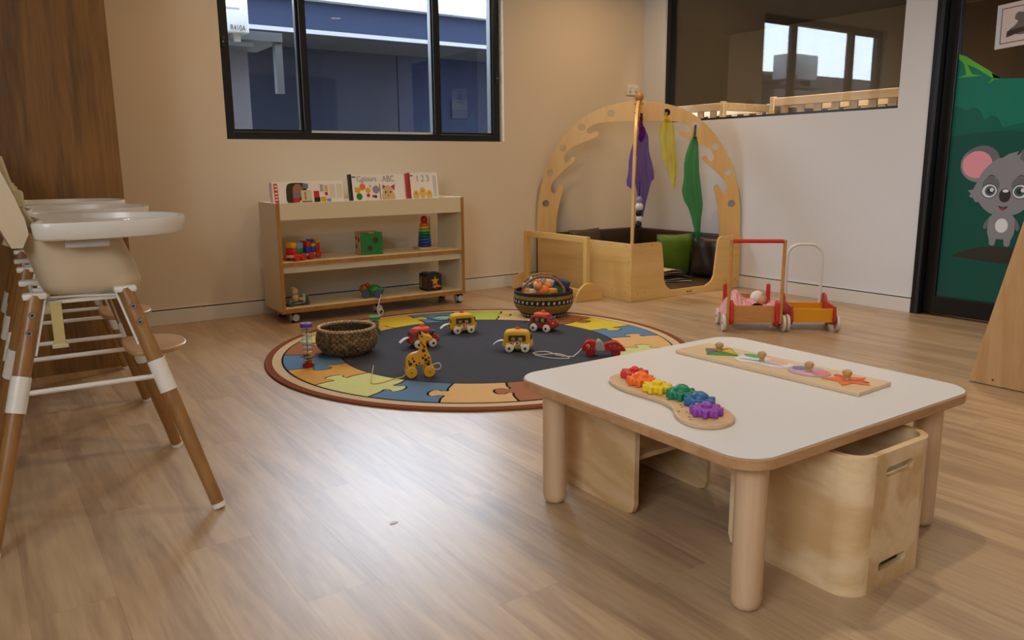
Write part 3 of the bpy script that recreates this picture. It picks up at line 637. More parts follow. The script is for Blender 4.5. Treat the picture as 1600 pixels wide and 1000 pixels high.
# ---- books and box on the shelf
def book(label, x, y, z, w, h, t, spine, tilt=-8, yaw=0):
    k = thing('board_book', label, 'book', (x, y, z), R_(yaw), 'board books on the shelf top'); k.rotation_euler = (R_(tilt), 0, R_(yaw))
    b = B(); b.box(0, w, 0, .003, 0, h); cv = b.obj('cover', PAPER, k, smooth=False)
    b = B(); b.box(.004, w - .002, .003, t - .003, .003, h - .003); b.obj('page_block', mat('page_edges', 'd9d6d8', .8), k, smooth=False)
    b = B(); b.box(0, w, t - .003, t, 0, h); b.obj('back_cover', PAPER, k, smooth=False)
    b = B(); b.box(-.001, .017, -.0006, t, 0, h); b.obj('spine', spine, k, smooth=False)
    return k, cv
def pr(cv, n, poly, m, L=1): return B().prism(poly, -.0006 * L - .0004, -.0006 * L + .0002, 'y').obj(n, m, cv, smooth=False)
ZB = .682
k, cv = book('white board book titled Colours with a black spine and coloured animals', 2.150, 5.005, ZB, .215, .258, .03, BLK)
text('Colours', .052, GREY, cv, (.125, -.001, .225), (R_(90), 0, 0), xs=.85)
pr(cv, 'publisher_tab', [(.018, .235), (.045, .235), (.045, .243), (.018, .243)], INK)
for x, z, r, m in ((.055, .150, .02, YEL), (.09, .172, .022, ORG), (.128, .148, .018, MATS['yellow_paint']), (.062, .108, .022, MATS.get('green_paint')), (.128, .115, .013, RED), (.188, .152, .026, mat('lilac_print', '8d86a6', .6)), (.165, .108, .010, RED), (.182, .105, .010, BLK)):
    pr(cv, 'animal_print', ell(x, z, r, r * 1.05, 16), m)
for x, z in ((.083, .197), (.096, .197), (.142, .172), (.036, .158), (.036, .14), (.15, .165)): pr(cv, 'leg_print', [(x - .002, z), (x + .002, z), (x + .003, z + .014), (x, z + .014)], INK)
k, cv = book('white board book titled ABC with a pink-eared cat face', 2.367, 5.012, ZB, .19, .256, .034, WHT, yaw=0)
text('ABC', .06, GREY, cv, (.072, -.001, .222), (R_(90), 0, 0), xs=.8)
pr(cv, 'cat_face', smooth_poly([(.02, .08), (.022, .13), (.04, .165), (.063, .18), (.086, .165), (.105, .13), (.108, .08)], 3), TAN)
pr(cv, 'cat_ear', [(.022, .15), (.026, .185), (.048, .172)], mat('magenta_print', 'b0305f', .6), 2); pr(cv, 'cat_ear', [(.084, .170), (.118, .188), (.112, .142)], MATS['magenta_print'], 2)
for x in (.045, .081): pr(cv, 'cat_eye', ell(x, .132, .006, .008, 12), INK, 2)
pr(cv, 'cat_nose', [(.056, .112), (.070, .112), (.063, .102)], INK, 2); pr(cv, 'black_line', [(.001, .08), (.006, .08), (.006, .19), (.001, .19)], INK)
k, cv = book('white board book titled 1 2 3 with a red spine and three chicks', 2.592, 5.015, ZB, .235, .262, .045, mat('crimson_print', 'a01f22', .6))
text('1 2 3', .062, GREY, cv, (.115, -.001, .218), (R_(90), 0, 0), xs=.85)
pr(cv, 'publisher_tab', [(.018, .237), (.04, .237), (.04, .245), (.018, .245)], INK)
for x, z, r in ((.055, .105, .024), (.108, .12, .027), (.16, .105, .024)):
    pr(cv, 'chick_print', ell(x, z, r, r * 1.5, 18), mat('chick_yellow', 'd8b35a', .6)); pr(cv, 'chick_beak', ell(x, z + .012, .007, .01, 10), ORG, 2)
for n_, x in enumerate((.198, .208, .218)): pr(cv, 'page_line', [(x, .09), (x + .004, .09), (x + .004, .24), (x, .24)], mat('cool_grey_print', 'a4a3ac', .6))
bx = thing('picture_box', 'wide flat white box printed with a child and stacking blocks', 'box', (1.618, 4.99, ZB), 0); bx.rotation_euler = (R_(-6), 0, 0)
b = B(); b.box(0, .475, 0, .055, 0, .215); cv = b.obj('carton', PAPER, bx, bevel=.001, smooth=False)
pr(cv, 'red_label', [(.012, .075), (.038, .075), (.035, .205), (.009, .205)], mat('vermilion_print', 'c8402e', .6))
for z in (.165, .185, .14, .12, .1): pr(cv, 'label_line', [(.016, z), (.032, z), (.032, z + .008), (.016, z + .008)], WHT, 2)
pr(cv, 'hair_print', smooth_poly([(.095, .085), (.088, .13), (.092, .18), (.115, .206), (.2, .207), (.225, .19), (.215, .13), (.16, .085)], 3), mat('dark_brown_hair_print', '3a2418', .7))
pr(cv, 'face_print', ell(.165, .158, .034, .045, 20), mat('face_print', '9a6a4a', .7), 2)
for x, z, w_, h_, m in ((.20, .172, .035, .03, mat('slate_print', '6b7688', .6)), (.13, .115, .045, .03, mat('slate_print', '6b7688', .6)), (.13, .085, .045, .03, RED), (.185, .08, .07, .08, mat('cream_print', 'd3c29c', .6)), (.208, .10, .008, .05, RED), (.185, .08, .07, .012, GRN), (.27, .112, .036, .042, RED), (.27, .08, .04, .035, BLK), (.315, .08, .035, .035, YEL), (.355, .08, .03, .024, SKYB), (.345, .125, .02, .02, RED), (.315, .15, .022, .045, mat('sage_print', 'a8aa90', .6)), (.345, .15, .022, .04, TAN), (.38, .11, .035, .085, mat('cream_print2', 'd6cdb0', .6)), (.43, .11, .035, .085, MATS['cream_print2'])):
    pr(cv, 'block_print', [(x, z), (x + w_, z), (x + w_, z + h_), (x, z + h_)], m, 3)

# ------------------------------------------------------------------ toys on the shelf
ZM, ZL = .396, .10
t = thing('block_train', 'wooden block train with red wheels, leftmost on the middle shelf', 'toy train', (1.80, 5.02, ZM), R_(28))
b = B(); b.rbox(-.13, -.02, -.035, .035, .022, .040, .004); b.rbox(.0, .13, -.035, .035, .022, .040, .004); b.obj('chassis', TAN, t)
for x in (-.105, -.045, .03, .10):
    for y in (-.04, .04):
        b = B(); b.cyl((x, y - .008, .024), (x, y + .008, .024), .024, .024, 18); b.obj('wheel', RED, t, bevel=.003)
for n, x0, x1, z0, z1, m in (('block', -.128, -.09, .04, .085, RED), ('block', -.088, -.03, .04, .075, GRN), ('block', -.085, -.03, .075, .115, SKYB), ('block', -.128, -.09, .085, .12, YEL), ('block', .002, .045, .04, .08, BLU), ('block', .05, .09, .04, .08, BLU), ('block', .094, .13, .04, .10, RED), ('block', .002, .045, .08, .118, RED), ('block', .05, .09, .08, .10, YEL)):
    b = B(); b.rbox(x0, x1, -.03, .03, z0, z1, .003, 2); b.obj(n, m, t)
b = B(); b.prism([(.05, .10), (.09, .10), (.07, .125)], -.03, .03, 'y'); b.obj('roof_block', BLU, t, smooth=False)
b = B(); b.prism([(.094, .10), (.13, .10), (.112, .128)], -.03, .03, 'y'); b.obj('roof_block', YEL, t, smooth=False)
t = thing('shape_sorter', 'green wooden shape sorter cube on the middle shelf', 'shape sorter', (2.285, 5.07, ZM), R_(-8))
b = B(); b.box(-.075, .075, -.072, .075, 0, .15); b.obj('box_body', TAN, t, bevel=.003, smooth=False)
b = B(); b.prism([(-.075, 0), (.075, 0), (.075, .152), (.02, .152), (.02, .144), (-.02, .144), (-.02, .152), (-.075, .152)], -.084, -.072, 'y', holes=(ell(.025, .098, .020, .020, 8), [(-.034, .035), (-.01, .022), (.004, .042), (-.006, .062), (-.03, .06)])); b.obj('face_panel', GRN, t, smooth=False)
b = B(); b.box(-.06, .06, -.0721, -.0715, .01, .14); b.obj('dark_inside', BRN, t, smooth=False)
for x, z in ((-.067, .014), (.067, .02), (-.064, .138), (.066, .138)):
    b = B(); b.cyl((x, -.084, z), (x, -.086, z), .004, .004, 8); b.obj('screw', STEEL, t)
for yy, zz, rr in ((-.03, .10, .016), (.03, .05, .016), (.03, .11, .013)):
    b = B(); b.cyl((-.0755, yy, zz), (-.0765, yy, zz), rr, rr, 12); b.obj('hole', INK, t)
t = thing('ring_stacker', 'rainbow ring stacker with a red ball top on the middle shelf', 'stacking toy', (2.735, 5.09, ZM))
b = B(); b.rbox(-.07, .07, -.06, .06, 0, .016, .004); b.obj('base', TAN, t)
z = .017
for k, (m, r) in enumerate(((mat('violet_ring', '3b2f7a', .4), .05), (BLU, .049), (SKYB if False else mat('mid_blue_ring', '2b5aa0', .4), .047), (mat('teal_ring', '12604f', .4), .046), (GRN, .044), (LGR, .042), (YEL, .038), (ORG, .034))):
    b = B(); h = .0215; b.lathe([(.01, z), (r - .008, z), (r, z + .006), (r, z + h - .006), (r - .008, z + h), (.01, z + h)], 24); b.obj('ring', m, t); z += h
b = B(); b.cyl((0, 0, .016), (0, 0, z + .02), .008); b.obj('peg', TAN, t)
b = B(); b.ball((0, 0, z + .022), .027); b.obj('ball', RED, t)
b = B(); b.cyl((.06, .03, .016), (.06, .03, .23), .003); b.obj('side_rod', BRN, t)
# bottom shelf
t = thing('bear_cart', 'small wooden bear figure riding a cart on the bottom shelf', 'toy', (1.735, 5.0, ZL), R_(10))
b = B(); b.box(-.075, .075, -.03, .03, .015, .022); b.box(-.07, -.064, -.03, .03, .022, .05); b.box(.064, .07, -.03, .03, .022, .06); b.obj('cart_bed', GREY, t, smooth=False)
for x in (-.055, .055):
    for y in (-.034, .034):
        b = B(); b.cyl((x, y - .005, .016), (x, y + .005, .016), .016, .016, 14); b.obj('wheel', mat('dark_toy_wheel', '4a4a40', .5), t)
cream = mat('cream_toy_paint', 'c7a777', .5)
b = B(); b.ball((-.015, 0, .05), .026, 16, (1, .9, 1.1)); b.tube([(.0, -.02, .05), (.03, -.025, .04)], .01, 8); b.tube([(.0, .02, .05), (.03, .025, .04)], .01, 8); b.obj('bear_body', cream, t)
b = B(); b.ball((-.018, 0, .095), .024); b.ball((-.03, -.014, .118), .008, 10); b.ball((-.03, .014, .118), .008, 10); b.ball((.0, 0, .09), .011, 10); b.obj('bear_head', cream, t)
b = B(); b.rbox(.025, .045, -.03, .0, .022, .075, .005, 2); b.obj('pale_blue_block', mat('pale_mint', '9db3a4', .5), t)
b = B(); b.ball((.05, .01, .06), .014, 12); b.obj('bead', cream, t)
t = thing('pull_along_toy', 'green and blue wooden pull-along toy with a hanging cord', 'pull toy', (2.265, 4.99, ZL), R_(-30))
b = B(); b.ball((.01, 0, .05), .042, 16, (1.2, .8, .95)); b.obj('body', GRN, t)
for x in (-.045, .04):
    for y in (-.036, .036):
        b = B(); b.cyl((x, y - .007, .028), (x, y + .007, .028), .028, .028, 18); b.obj('wheel', mat('slate_blue_wheel', '38506e', .4), t, bevel=.003)
b = B(); b.ball((-.06, 0, .06), .032, 14); b.obj('head', mat('teak_brown', '8a5526', .4), t)
b = B(); b.ball((-.035, 0, .085), .018, 12, (1, 1.4, 1)); b.obj('crest', RED, t)
b = B(); b.ball((.055, -.01, .05), .024, 12); b.obj('tail', mat('bright_green', '156b34', .4), t)
pts = [(.06, -.03, .03), (.06, -.08, .012), (.055, -.12, .003), (.05, -.15, -.03), (.04, -.155, -.07), (.065, -.158, -.10), (.08, -.155, -.07), (.06, -.155, -.05), (.05, -.16, -.09), (.07, -.155, -.13)]
b = B(); b.tube(smooth_poly(pts, 5, False), .0035, 6); b.obj('pull_cord', STRING, t)
t = thing('activity_cube', 'patterned soft activity cube with a star face on the bottom shelf', 'activity cube', (2.745, 5.04, ZL), R_(2))
b = B(); b.rbox(-.062, .062, -.062, .062, 0, .125, .012); b.obj('cube_body', mat('black_patterned_cloth', '2a2622', .8, var=.4, bscale=90), t)
st = [((.034 if k % 2 == 0 else .015) * math.sin(math.pi * k / 5) + .002, (.034 if k % 2 == 0 else .015) * math.cos(math.pi * k / 5) + .072) for k in range(10)]
b = B(); b.prism(st, -.066, -.061, 'y'); s1 = b.obj('star', YEL, t, smooth=False)
for x in (-.006, .010): 
    b = B(); b.cyl((x, -.066, .077), (x, -.067, .077), .003, .003, 8); b.obj('star_eye', INK, s1)
b = B(); b.ball((.015, -.066, .03), .03, 14, (1.15, .35, .5)); b.obj('beak', ORG, t)
b = B(); b.ball((.015, -.074, .024), .018, 12, (1.2, .3, .35)); b.obj('beak_mouth', INK, t)
b = B(); b.prism([(-.05, .02), (-.01, .02), (-.01, .1), (-.05, .1)], -.066, -.062, 'x', M=None); b.obj('side_patch', mat('maroon_patch', '7a2f28', .8), t, smooth=False)
b = B(); b.prism([(.01, .02), (.05, .02), (.05, .1), (.01, .1)], -.066, -.062, 'x'); b.obj('side_patch', mat('olive_patch', '6f7030', .8), t, smooth=False)
b = B(); b.rbox(-.05, -.005, -.03, .04, .125, .132, .003, 2); b.rbox(.01, .05, -.04, .02, .125, .131, .003, 2); b.obj('top_patch', mat('slate_patch', '5c6672', .8), t)
# ------------------------------------------------------------------ round jigsaw rug
RC = (2.268, 3.607)
RUGM = lambda n, c: mat('rug_' + n, c, .95, spec=.1, bump=.5, bscale=420, var=.16)
rug = thing('jigsaw_rug', 'round rug with a charcoal centre and a ring of coloured jigsaw pieces', 'rug', (RC[0], RC[1], 0))
b = B(); b.lathe([(1.141, .0005), (1.145, .004), (1.142, .010), (1.132, .011), (1.126, .0085), (1.120, .0105), (1.110, .011), (1.106, .0005)], 128, caps=False); b.obj('binding', RUGM('rust_binding', '81492f'), rug)
b = B(); b.lathe([(.0001, .0005), (1.106, .0005), (1.106, .0095), (1.056, .0095)], 128, caps=False); b.lathe([(1.056, .0095), (.0001, .0095)], 128, caps=False); b.obj('pile_border', RUGM('beige_border', 'c9b08c'), rug)
b = B(); b.lathe([(.0001, .0100), (1.060, .0100), (1.060, .0096)], 128, caps=False); b.obj('outline_base', RUGM('black_outline', '17171a'), rug)
b = B(); b.lathe([(.752, .0101), (.752, .0108), (.0001, .0108)], 128, caps=False); b.obj('centre', RUGM('charcoal', '424349'), rug)
ANG = [-39, -21, -3.3, 15, 33, 50, 68, 85, 102, 120, 138, 155, 173, 191.5, 210, 228, 246.5, 265, 283, 302, 321]
RHEX = dict(blue='5d7c98', yellow='cbb23c', rust='9c6648', beige='d0a870', leaf='a8b04a', tan='c8974f', lime='c6c785')
# piece i lies between ANG[i] and ANG[i+1]
PCOL = {0: 'blue', 1: 'yellow', 2: 'rust', 3: 'beige', 4: 'leaf', 5: 'blue', 6: 'yellow', 7: 'tan', 8: 'lime', 9: 'rust', 10: 'blue', 11: 'tan', 12: 'lime', 13: 'blue', 14: 'beige', 15: 'rust', 16: 'yellow', 17: 'blue', 18: 'lime', 19: 'beige'}
TABDIR = [1, 1, -1, -1, 1, -1, 1, -1, 1, -1, 1, 1, 1, -1, 1, -1, -1, 1, -1, 1]   # +1: tab bulges towards the next piece
R0, R1 = .759, 1.050
def seam(i):
    """points (radius, tangential offset) along one radial seam, inner to outer"""
    d = TABDIR[i % 20]; mid = .905 + (.012 if i % 2 else -.012)
    pts = [(R0, 0), (mid - .075, .006 * d), (mid - .038, .0)]
    pts += [(mid - .030, .020 * d), (mid - .048, .046 * d), (mid - .036, .070 * d), (mid, .080 * d), (mid + .036, .070 * d), (mid + .048, .046 * d), (mid + .030, .020 * d)]
    pts += [(mid + .038, .0), (mid + .075, .006 * d), (R1, 0)]
    return smooth_poly(pts, 3, False)
def rp(ang, r, off): return (r * math.cos(ang) - off * math.sin(ang), r * math.sin(ang) + off * math.cos(ang))
for i in range(20):
    a0, a1 = R_(ANG[i]), R_(ANG[i + 1]); g = .0055; pc = PCOL[(i - 1) % 20]
    P = [rp(a0, r, o + g) for r, o in seam(i)]
    P += [rp(a0 + (a1 - a0) * k / 10, R1, 0) for k in range(1, 10)]
    P += [rp(a1, r, o - g) for r, o in reversed(seam(i + 1))]
    P += [rp(a1 + (a0 - a1) * k / 10, R0, 0) for k in range(1, 10)]
    b = B(); b.prism(P, .0101, .0112); b.obj('puzzle_piece', RUGM(pc, RHEX[pc]), rug, smooth=False, label=pc + ' jigsaw piece of the rug border')

# ------------------------------------------------------------------ corner den with arches
DX0, DX1, DY0, DY1, DH, DT = 3.932, 5.115, 4.190, 5.350, .422, .018
den = thing('corner_den', 'maple play den with wave-cut arches standing in the room corner', 'play den')
b = B(); b.box(DX0, DX0 + DT, DY0 + DT, DY1, 0, DH); lp = b.obj('side_panel', wood('maple_panel_deep', 'e2bb74', 'd3a75e', 'y', 10, 14, .38, .4, rings=.05, bump=.02), den, bevel=.002)
open_ = [(4.200, DH), (4.222, .418), (4.235, .40), (4.256, .257), (4.265, .135), (4.290, .086), (4.343, .050), (4.725, .047), (4.788, .075), (4.817, .120), (4.848, .385), (4.860, .412), (4.885, DH)]
b = B(); b.prism([(DX0, 0), (DX1, 0), (DX1, DH)] + open_[::-1] + [(DX0, DH)], DY0, DY0 + DT, 'y'); fp = b.obj('front_panel', MAPLEX, den, bevel=.002)
b = B(); b.box(DX0, DX1, DY1 - DT, DY1, 0, .38); b.obj('back_panel', MAPLEX, den, smooth=False)
b = B(); b.box(DX1 - DT, DX1, DY0 + DT, DY1 - DT, 0, .38); b.obj('wall_side_panel', MAPLEX, den, smooth=False)
VINYL = mat('brown_vinyl', '3a2a1c', .42, bump=.15, bscale=14)
b = B(); b.rbox(DX0 + DT, DX1 - DT, DY1 - DT - .05, DY1 - DT, .06, .425, .015); b.obj('back_pad', VINYL, den)
b = B(); b.rbox(DX1 - DT - .05, DX1 - DT, DY0 + DT + .1, DY1 - DT - .05, .06, .418, .015); b.obj('wall_pad', VINYL, den)
b = B(); b.rbox(DX0 + DT, DX1 - DT, DY0 + DT, DY1 - DT, .002, .06, .015); b.obj('floor_mat', mat('brown_vinyl_floor', '4d3722', .4, bump=.1, bscale=14), den)
for x, z in ((4.00, .055), (4.07, .055), (4.01, .405), (4.13, .405), (4.95, .07), (5.07, .07)):
    b = B(); b.cyl((x, DY0 - .0006, z), (x, DY0, z), .004, .004, 8); b.obj('screw', BRN, fp)
for y, z in ((4.25, .06), (4.40, .07), (4.25, .40), (4.42, .405), (4.215, .14), (4.215, .29)):
    b = B(); b.cyl((DX0 - .0006, y, z), (DX0, y, z), .004, .004, 8); b.obj('screw', BRN, lp)
b = B(); b.rbox(4.510, 4.522, DY0 - .0008, DY0, .016, .026, .0003, 1); b.rbox(4.524, 4.545, DY0 - .0008, DY0, .017, .023, .0003, 1); b.rbox(4.548, 4.575, DY0 - .0008, DY0, .017, .0225, .0003, 1); b.obj('maker_mark', INK, fp, smooth=False)
# half arches: (distance from centre, height) outlines
AO = [(0, 1.480), (.10, 1.474), (.22, 1.450), (.335, 1.415), (.44, 1.360), (.53, 1.288), (.615, 1.192), (.685, 1.085), (.742, .965), (.785, .832), (.812, .70), (.822, .575), (.826, .42), (.826, .30)]
AI = [(.665, .30), (.664, .43), (.656, .565), (.634, .68), (.612, .765), (.606, .806), (.626, .823), (.646, .806), (.656, .786), (.672, .758), (.692, .755), (.707, .782), (.700, .832), (.668, .875), (.605, .936), (.548, .982), (.513, 1.016), (.513, 1.041), (.537, 1.047), (.558, 1.016), (.580, 1.002), (.598, 1.025), (.588, 1.072), (.545, 1.114), (.470, 1.153), (.380, 1.184), (.333, 1.206), (.318, 1.232), (.335, 1.250), (.370, 1.236), (.398, 1.229), (.415, 1.250), (.398, 1.281), (.335, 1.308), (.24, 1.318), (.12, 1.322), (0, 1.323)]
HO = [(.219, 1.386), (.453, 1.283), (.607, 1.118), (.712, .920), (.750, .670)]
CX, CY = (DX0 + DX1) / 2 + .006, (DY0 + DY1) / 2 + .01
def half_arch(ang, scale_s=1.0, thick=.02, start=0.0):
    M = Matrix.Translation((CX, CY, 0)) @ Matrix.Rotation(ang, 4, 'Z')
    P = smooth_poly(AO, 3, False) + smooth_poly(AI, 3, False)
    P = [(max(start, s) * scale_s, z) for s, z in P]
    b = B(); b.prism(P, -thick / 2, thick / 2, 'y', holes=[ell(s * scale_s, z, .0285, .0285, 20) for s, z in HO], M=M)
    return b.obj('half_arch', MAPLE, den, angle=30)
A_R = math.atan2(DY0 - DY1, DX1 - DX0); A_N = math.atan2(DY0 - DY1, DX0 - DX1)
half_arch(A_R, .995, start=.0105); half_arch(A_R + math.pi, .995, start=.0105); half_arch(A_N, .995, start=.0105)
b = B(); b.cyl((CX, CY, 1.285), (CX, CY, 1.485), .021, .021, 16); ps = b.obj('centre_post', MAPLE, den)
b = B(); b.ball((CX, CY, 1.508), .036, 20); b.obj('finial_ball', wood('dark_finial', 'b98a4a', '9a6c34', 'z', 20, 4, .35), ps)
for d, z in ((-.03, 1.455), (-.03, 1.385), (.03, 1.455)):
    b = B(); p = Vector((CX, CY, z)) + Vector((math.cos(A_R), math.sin(A_R), 0)) * d; n = Vector((math.sin(A_R), -math.cos(A_R), 0)) * .0105
    b.cyl(p + n, p + n * 1.1, .005, .005, 8); b.obj('screw', BRN, ps)

# soft things inside the den
def cushion(name, label, cat, loc, rot, w, h, t, m, seed):
    r = random.Random(seed)
    def f(u, v, s):
        x, z = (u - .5) * 2, (v - .5) * 2
        k = (1 - abs(x) ** 4) * (1 - abs(z) ** 4); ed = .97 + .03 * math.cos(6 * x) * math.cos(5 * z)
        wr = .10 * math.sin(7 * x + 3 * z + seed) * k
        return Vector((x * w / 2 * (1 - .05 * (1 - abs(z))) * ed, s * t / 2 * (max(0, k) ** .45 + wr * .6), z * h / 2 * (1 - .05 * (1 - abs(x)))))
    b = B(); n = 14
    b.grid(lambda u, v: f(u, v, 1), n, n); b.grid(lambda u, v: f(u, v, -1), n, n)
    bmesh.ops.remove_doubles(b.bm, verts=list(b.bm.verts), dist=.0005)
    o = b.obj(name, m, None, loc, rot, angle=70); return tag(o, label, cat)
cushion('cushion', 'green vinyl cushion leaning inside the den', 'cushion', (4.885, 4.700, .235), (R_(10), 0, R_(-18)), .36, .36, .10, mat('green_vinyl', '5f7d22', .45, bump=.1, bscale=12), 1)
cushion('cushion', 'dark brown vinyl cushion beside the den opening', 'cushion', (4.965, 4.405, .235), (R_(6), R_(4), R_(-62)), .27, .35, .11, mat('dark_brown_vinyl', '2b1f19', .35, bump=.15, bscale=12), 3)
cushion('cushion', 'flat brown cushion propped at the back of the den', 'cushion', (4.36, 5.20, .30), (R_(-15), 0, R_(6)), .38, .30, .10, mat('mid_brown_vinyl', '4a3826', .45, bump=.1, bscale=12), 5)
fab = thing('striped_cloth', 'folded striped cloth on the den floor mat', 'cloth', (4.62, 4.48, .062), R_(-25))
for k, m in enumerate((mat('cloth_white', 'b9b2a6', .9), mat('cloth_rose', 'b08a80', .9), mat('cloth_black', '1d1b1a', .9), mat('cloth_green', '5d7a5c', .9), mat('cloth_pink', 'b07f86', .9), mat('cloth_cream', 'c4b68f', .9))):
    b = B()
    def f(u, v, k=k): return Vector(((u - .5) * .32, (v - .5) * .18 + .014 * k, .008 + .016 * k * (1 - (2 * u - 1) ** 2 * .5) + .006 * math.sin(9 * u + k) * math.sin(3 * v + k)))
    b.grid(f, 14, 6); b.grid(lambda u, v: f(u, v) - Vector((0, 0, .006)), 14, 6); b.obj('cloth_fold', m, fab)

# ---- scarves hung from the arch
def scarf(label, top, m, seed, widths, hem, folds=3, skew=0.0, tie=None, tie_m=None, depth=.03, group='play scarves on the den arch'):
    """gathered at the top; widths = (fraction of length, half width), hem = lengths across the cloth"""
    s = thing('play_scarf', label, 'scarf', top, 0, group); vd = Vector((.82, -.57, 0)); nd = Vector((.57, .82, 0))
    def lerp(P, t):
        for (a, x), (c, y) in zip(P, P[1:]):
            if t <= c: return x + (y - x) * (t - a) / (c - a)
        return P[-1][1]
    HM = [(k / (len(hem) - 1), h) for k, h in enumerate(hem)]; hmax = max(hem)
    def f(u, v):
        ln = lerp(HM, u) * v; hw = lerp(widths, ln / hmax)
        d = depth * min(1, hw / .06) * math.sin(folds * 2 * math.pi * u + seed + 1.7 * v) * (.4 + .6 * v)
        x = (2 * u - 1) * hw + (lerp(skew, ln / hmax) if isinstance(skew, list) else skew * ln / hmax) + .006 * math.sin(9 * v + seed)
        return vd * x + nd * d + Vector((0, 0, -ln))
    b = B(); b.grid(f, 36, 24); dr = b.obj('drape', m, s, angle=80)
    b = B()
    for u0, u1 in ((0, 0), (1, 1)): b.tube([f(u0, k / 24) for k in range(25)], .0016, 5)
    b.tube([f(k / 36, 1) for k in range(37)], .0016, 5); b.obj('hem', tie_m or m, dr)
    if tie:
        b = B(); b.tube([(0, 0, 0), Vector(tie) * .5, tie], [.010, .008, .010], 8); b.obj('tie', tie_m or m, s)
    b = B(); b.ball((0, 0, -.004), .013, 10, (1, 1, .8)); b.obj('knot', tie_m or m, s)
    return s
u = Vector((math.cos(A_R), math.sin(A_R), 0)); nrm = Vector((math.sin(A_R), -math.cos(A_R), 0)); nrm = nrm if nrm.y < 0 else -nrm
def onarch(s, z, off=.02): 
    p = Vector((CX, CY, z)) + u * s + nrm * -off if False else Vector((CX, CY, z)) + u * s + Vector((-.70, -.71, 0)) * off
    return p
p = onarch(.215, 1.335, .03); scarf('sheer yellow scarf tied through a hole near the arch top', p, sheer('yellow_voile', 'eae02a', .55), 1.0, [(0, .016), (.06, .045), (.3, .062), (.6, .055), (1, .022)], [.28, .40, .50, .56, .52], 2, .07, (0, 0, .05), depth=.022)
p = onarch(.438, 1.195, .035); scarf('long sheer green scarf hanging from the den arch', p, sheer('green_voile', '0c9a4c', .80), 2.2, [(0, .012), (.08, .035), (.25, .060), (.5, .074), (.62, .066), (.75, .046), (1, .034)], [.50, .56, .62, .72, .82, .84, .80, .78], 2, [(0, 0), (.3, -.012), (.5, -.010), (.7, .024), (1, .046)], (.03, .02, .088), mat('green_ribbon', '0d4a2a', .7), depth=.03)
p = Vector((CX, CY, 1.27)) + Vector((-.16, -.155, 0)) + u * .030; PV = sheer('purple_voile', '6a3cba', .70); PT = mat('purple_hem', '33205c', .8)
scarf('sheer purple scarf bunched beside the centre post', p, PV, .4, [(0, .015), (.10, .05), (.35, .085), (.55, .11), (.75, .07), (1, .03)], [.45, .48, .36, .66, .76, .70, .42, .40], 3, .01, (0, 0, .10), PT, depth=.03)
p2 = Vector((CX, CY, 1.34)) + Vector((-.13, -.125, 0)) + u * .026; scarf('red scarf peeking out above the purple scarf', p2, mat('red_voile', 'b3201c', .8), 1.9, [(0, .008), (.4, .022), (1, .028)], [.16, .19, .15], 1, .015, depth=.01)
dg_ = thing('hanging_toy', 'black and white hanging toy below the purple scarf', 'toy', tuple(Vector((CX, CY, .66)) + Vector((-.19, -.185, 0)) + u * .03), 0)
for z, r, m in ((.0, .034, WHT), (-.05, .03, BLK), (-.095, .028, WHT), (-.14, .030, BLK), (.05, .028, mat('lilac_toy', '8b86a8', .6)), (-.175, .02, BLK)):
    b = B(); b.ball((.006 * math.sin(z * 60), 0, z), r, 12, (1, .8, 1.05)); b.obj('segment', m, dg_)
b = B(); b.tube([(0, 0, .07), (0, 0, .20)], .004, 6); b.obj('cord', BLK, dg_)

# ------------------------------------------------------------------ acrylic screen on half-round feet in front of the den
sc_ = thing('acrylic_screen', 'clear acrylic screen in a maple frame on half-round feet', 'screen', (3.735, 0, 0))
Y0, Y1, ZT = 4.440, 5.235, .468
for y0, y1, n in ((Y0, Y0 + .042, 'post'), (Y1 - .042, Y1, 'post')):
    b = B(); b.box(-.016, .016, y0, y1, .02, ZT); b.obj(n, MAPLE, sc_, bevel=.002)
b = B(); b.box(-.014, .014, Y0 + .042, Y1 - .042, ZT - .045, ZT); b.obj('top_rail', MATS['maple_panel_deep'], sc_, bevel=.002)
b = B(); b.box(-.014, .014, Y0 + .042, Y1 - .042, .03, .07); b.obj('bottom_rail', MATS['maple_panel_deep'], sc_, bevel=.002)
b = B(); b.box(-.002, .002, Y0 + .04, Y1 - .04, .068, ZT - .044); b.obj('acrylic_pane', CLEAR, sc_, smooth=False)
for y in (Y0 - .0, Y1 - .0):
    hd = [(.125 * math.cos(R_(a)), .128 * math.sin(R_(a)) + .002) for a in range(0, 181, 9)]
    s = -1 if y == Y0 else 1
    b = B(); b.prism(hd, y, y + s * .02, 'y'); b.obj('half_round_foot', MAPLEX, sc_, bevel=.002, angle=25)

# ------------------------------------------------------------------ baskets
def weave(b, prof, n, r, off=.5, flat=.62):
    """rows of short strand bumps round a basket wall"""
    for k, (rad, z) in enumerate(prof):
        for q in range(n):
            a = 2 * math.pi * (q + off * (k % 2)) / n
            M = Matrix.Rotation(a + math.pi / 2, 4, 'Z') @ Matrix.Rotation(.28 if k % 2 else -.28, 4, 'Y')
            b.ball((rad * math.cos(a), rad * math.sin(a), z), r, 6, (1.75, flat * 1.2, 1.0), M)
bk = thing('seagrass_basket', 'empty round woven seagrass basket on the blue rug piece', 'basket', (1.612, 3.905, .0112))
SG = mat('seagrass', '745a3a', .75, var=.6, bscale=38)
prof = [(r_, .0125 + .0132 * k) for k, r_ in enumerate((.106, .128, .142, .151, .156, .158, .157, .154, .150, .147))]
b = B(); weave(b, prof[::1], 30, .0112); b.obj('woven_wall', SG, bk, angle=80, kind='stuff')
b = B(); b.lathe([(.0001, .006), (.100, .006)] + [(r - .010, z) for r, z in prof], 40, caps=False); b.obj('lining', mat('seagrass_inside', '54422c', .85, var=.5, bscale=70, bump=1, ), bk)
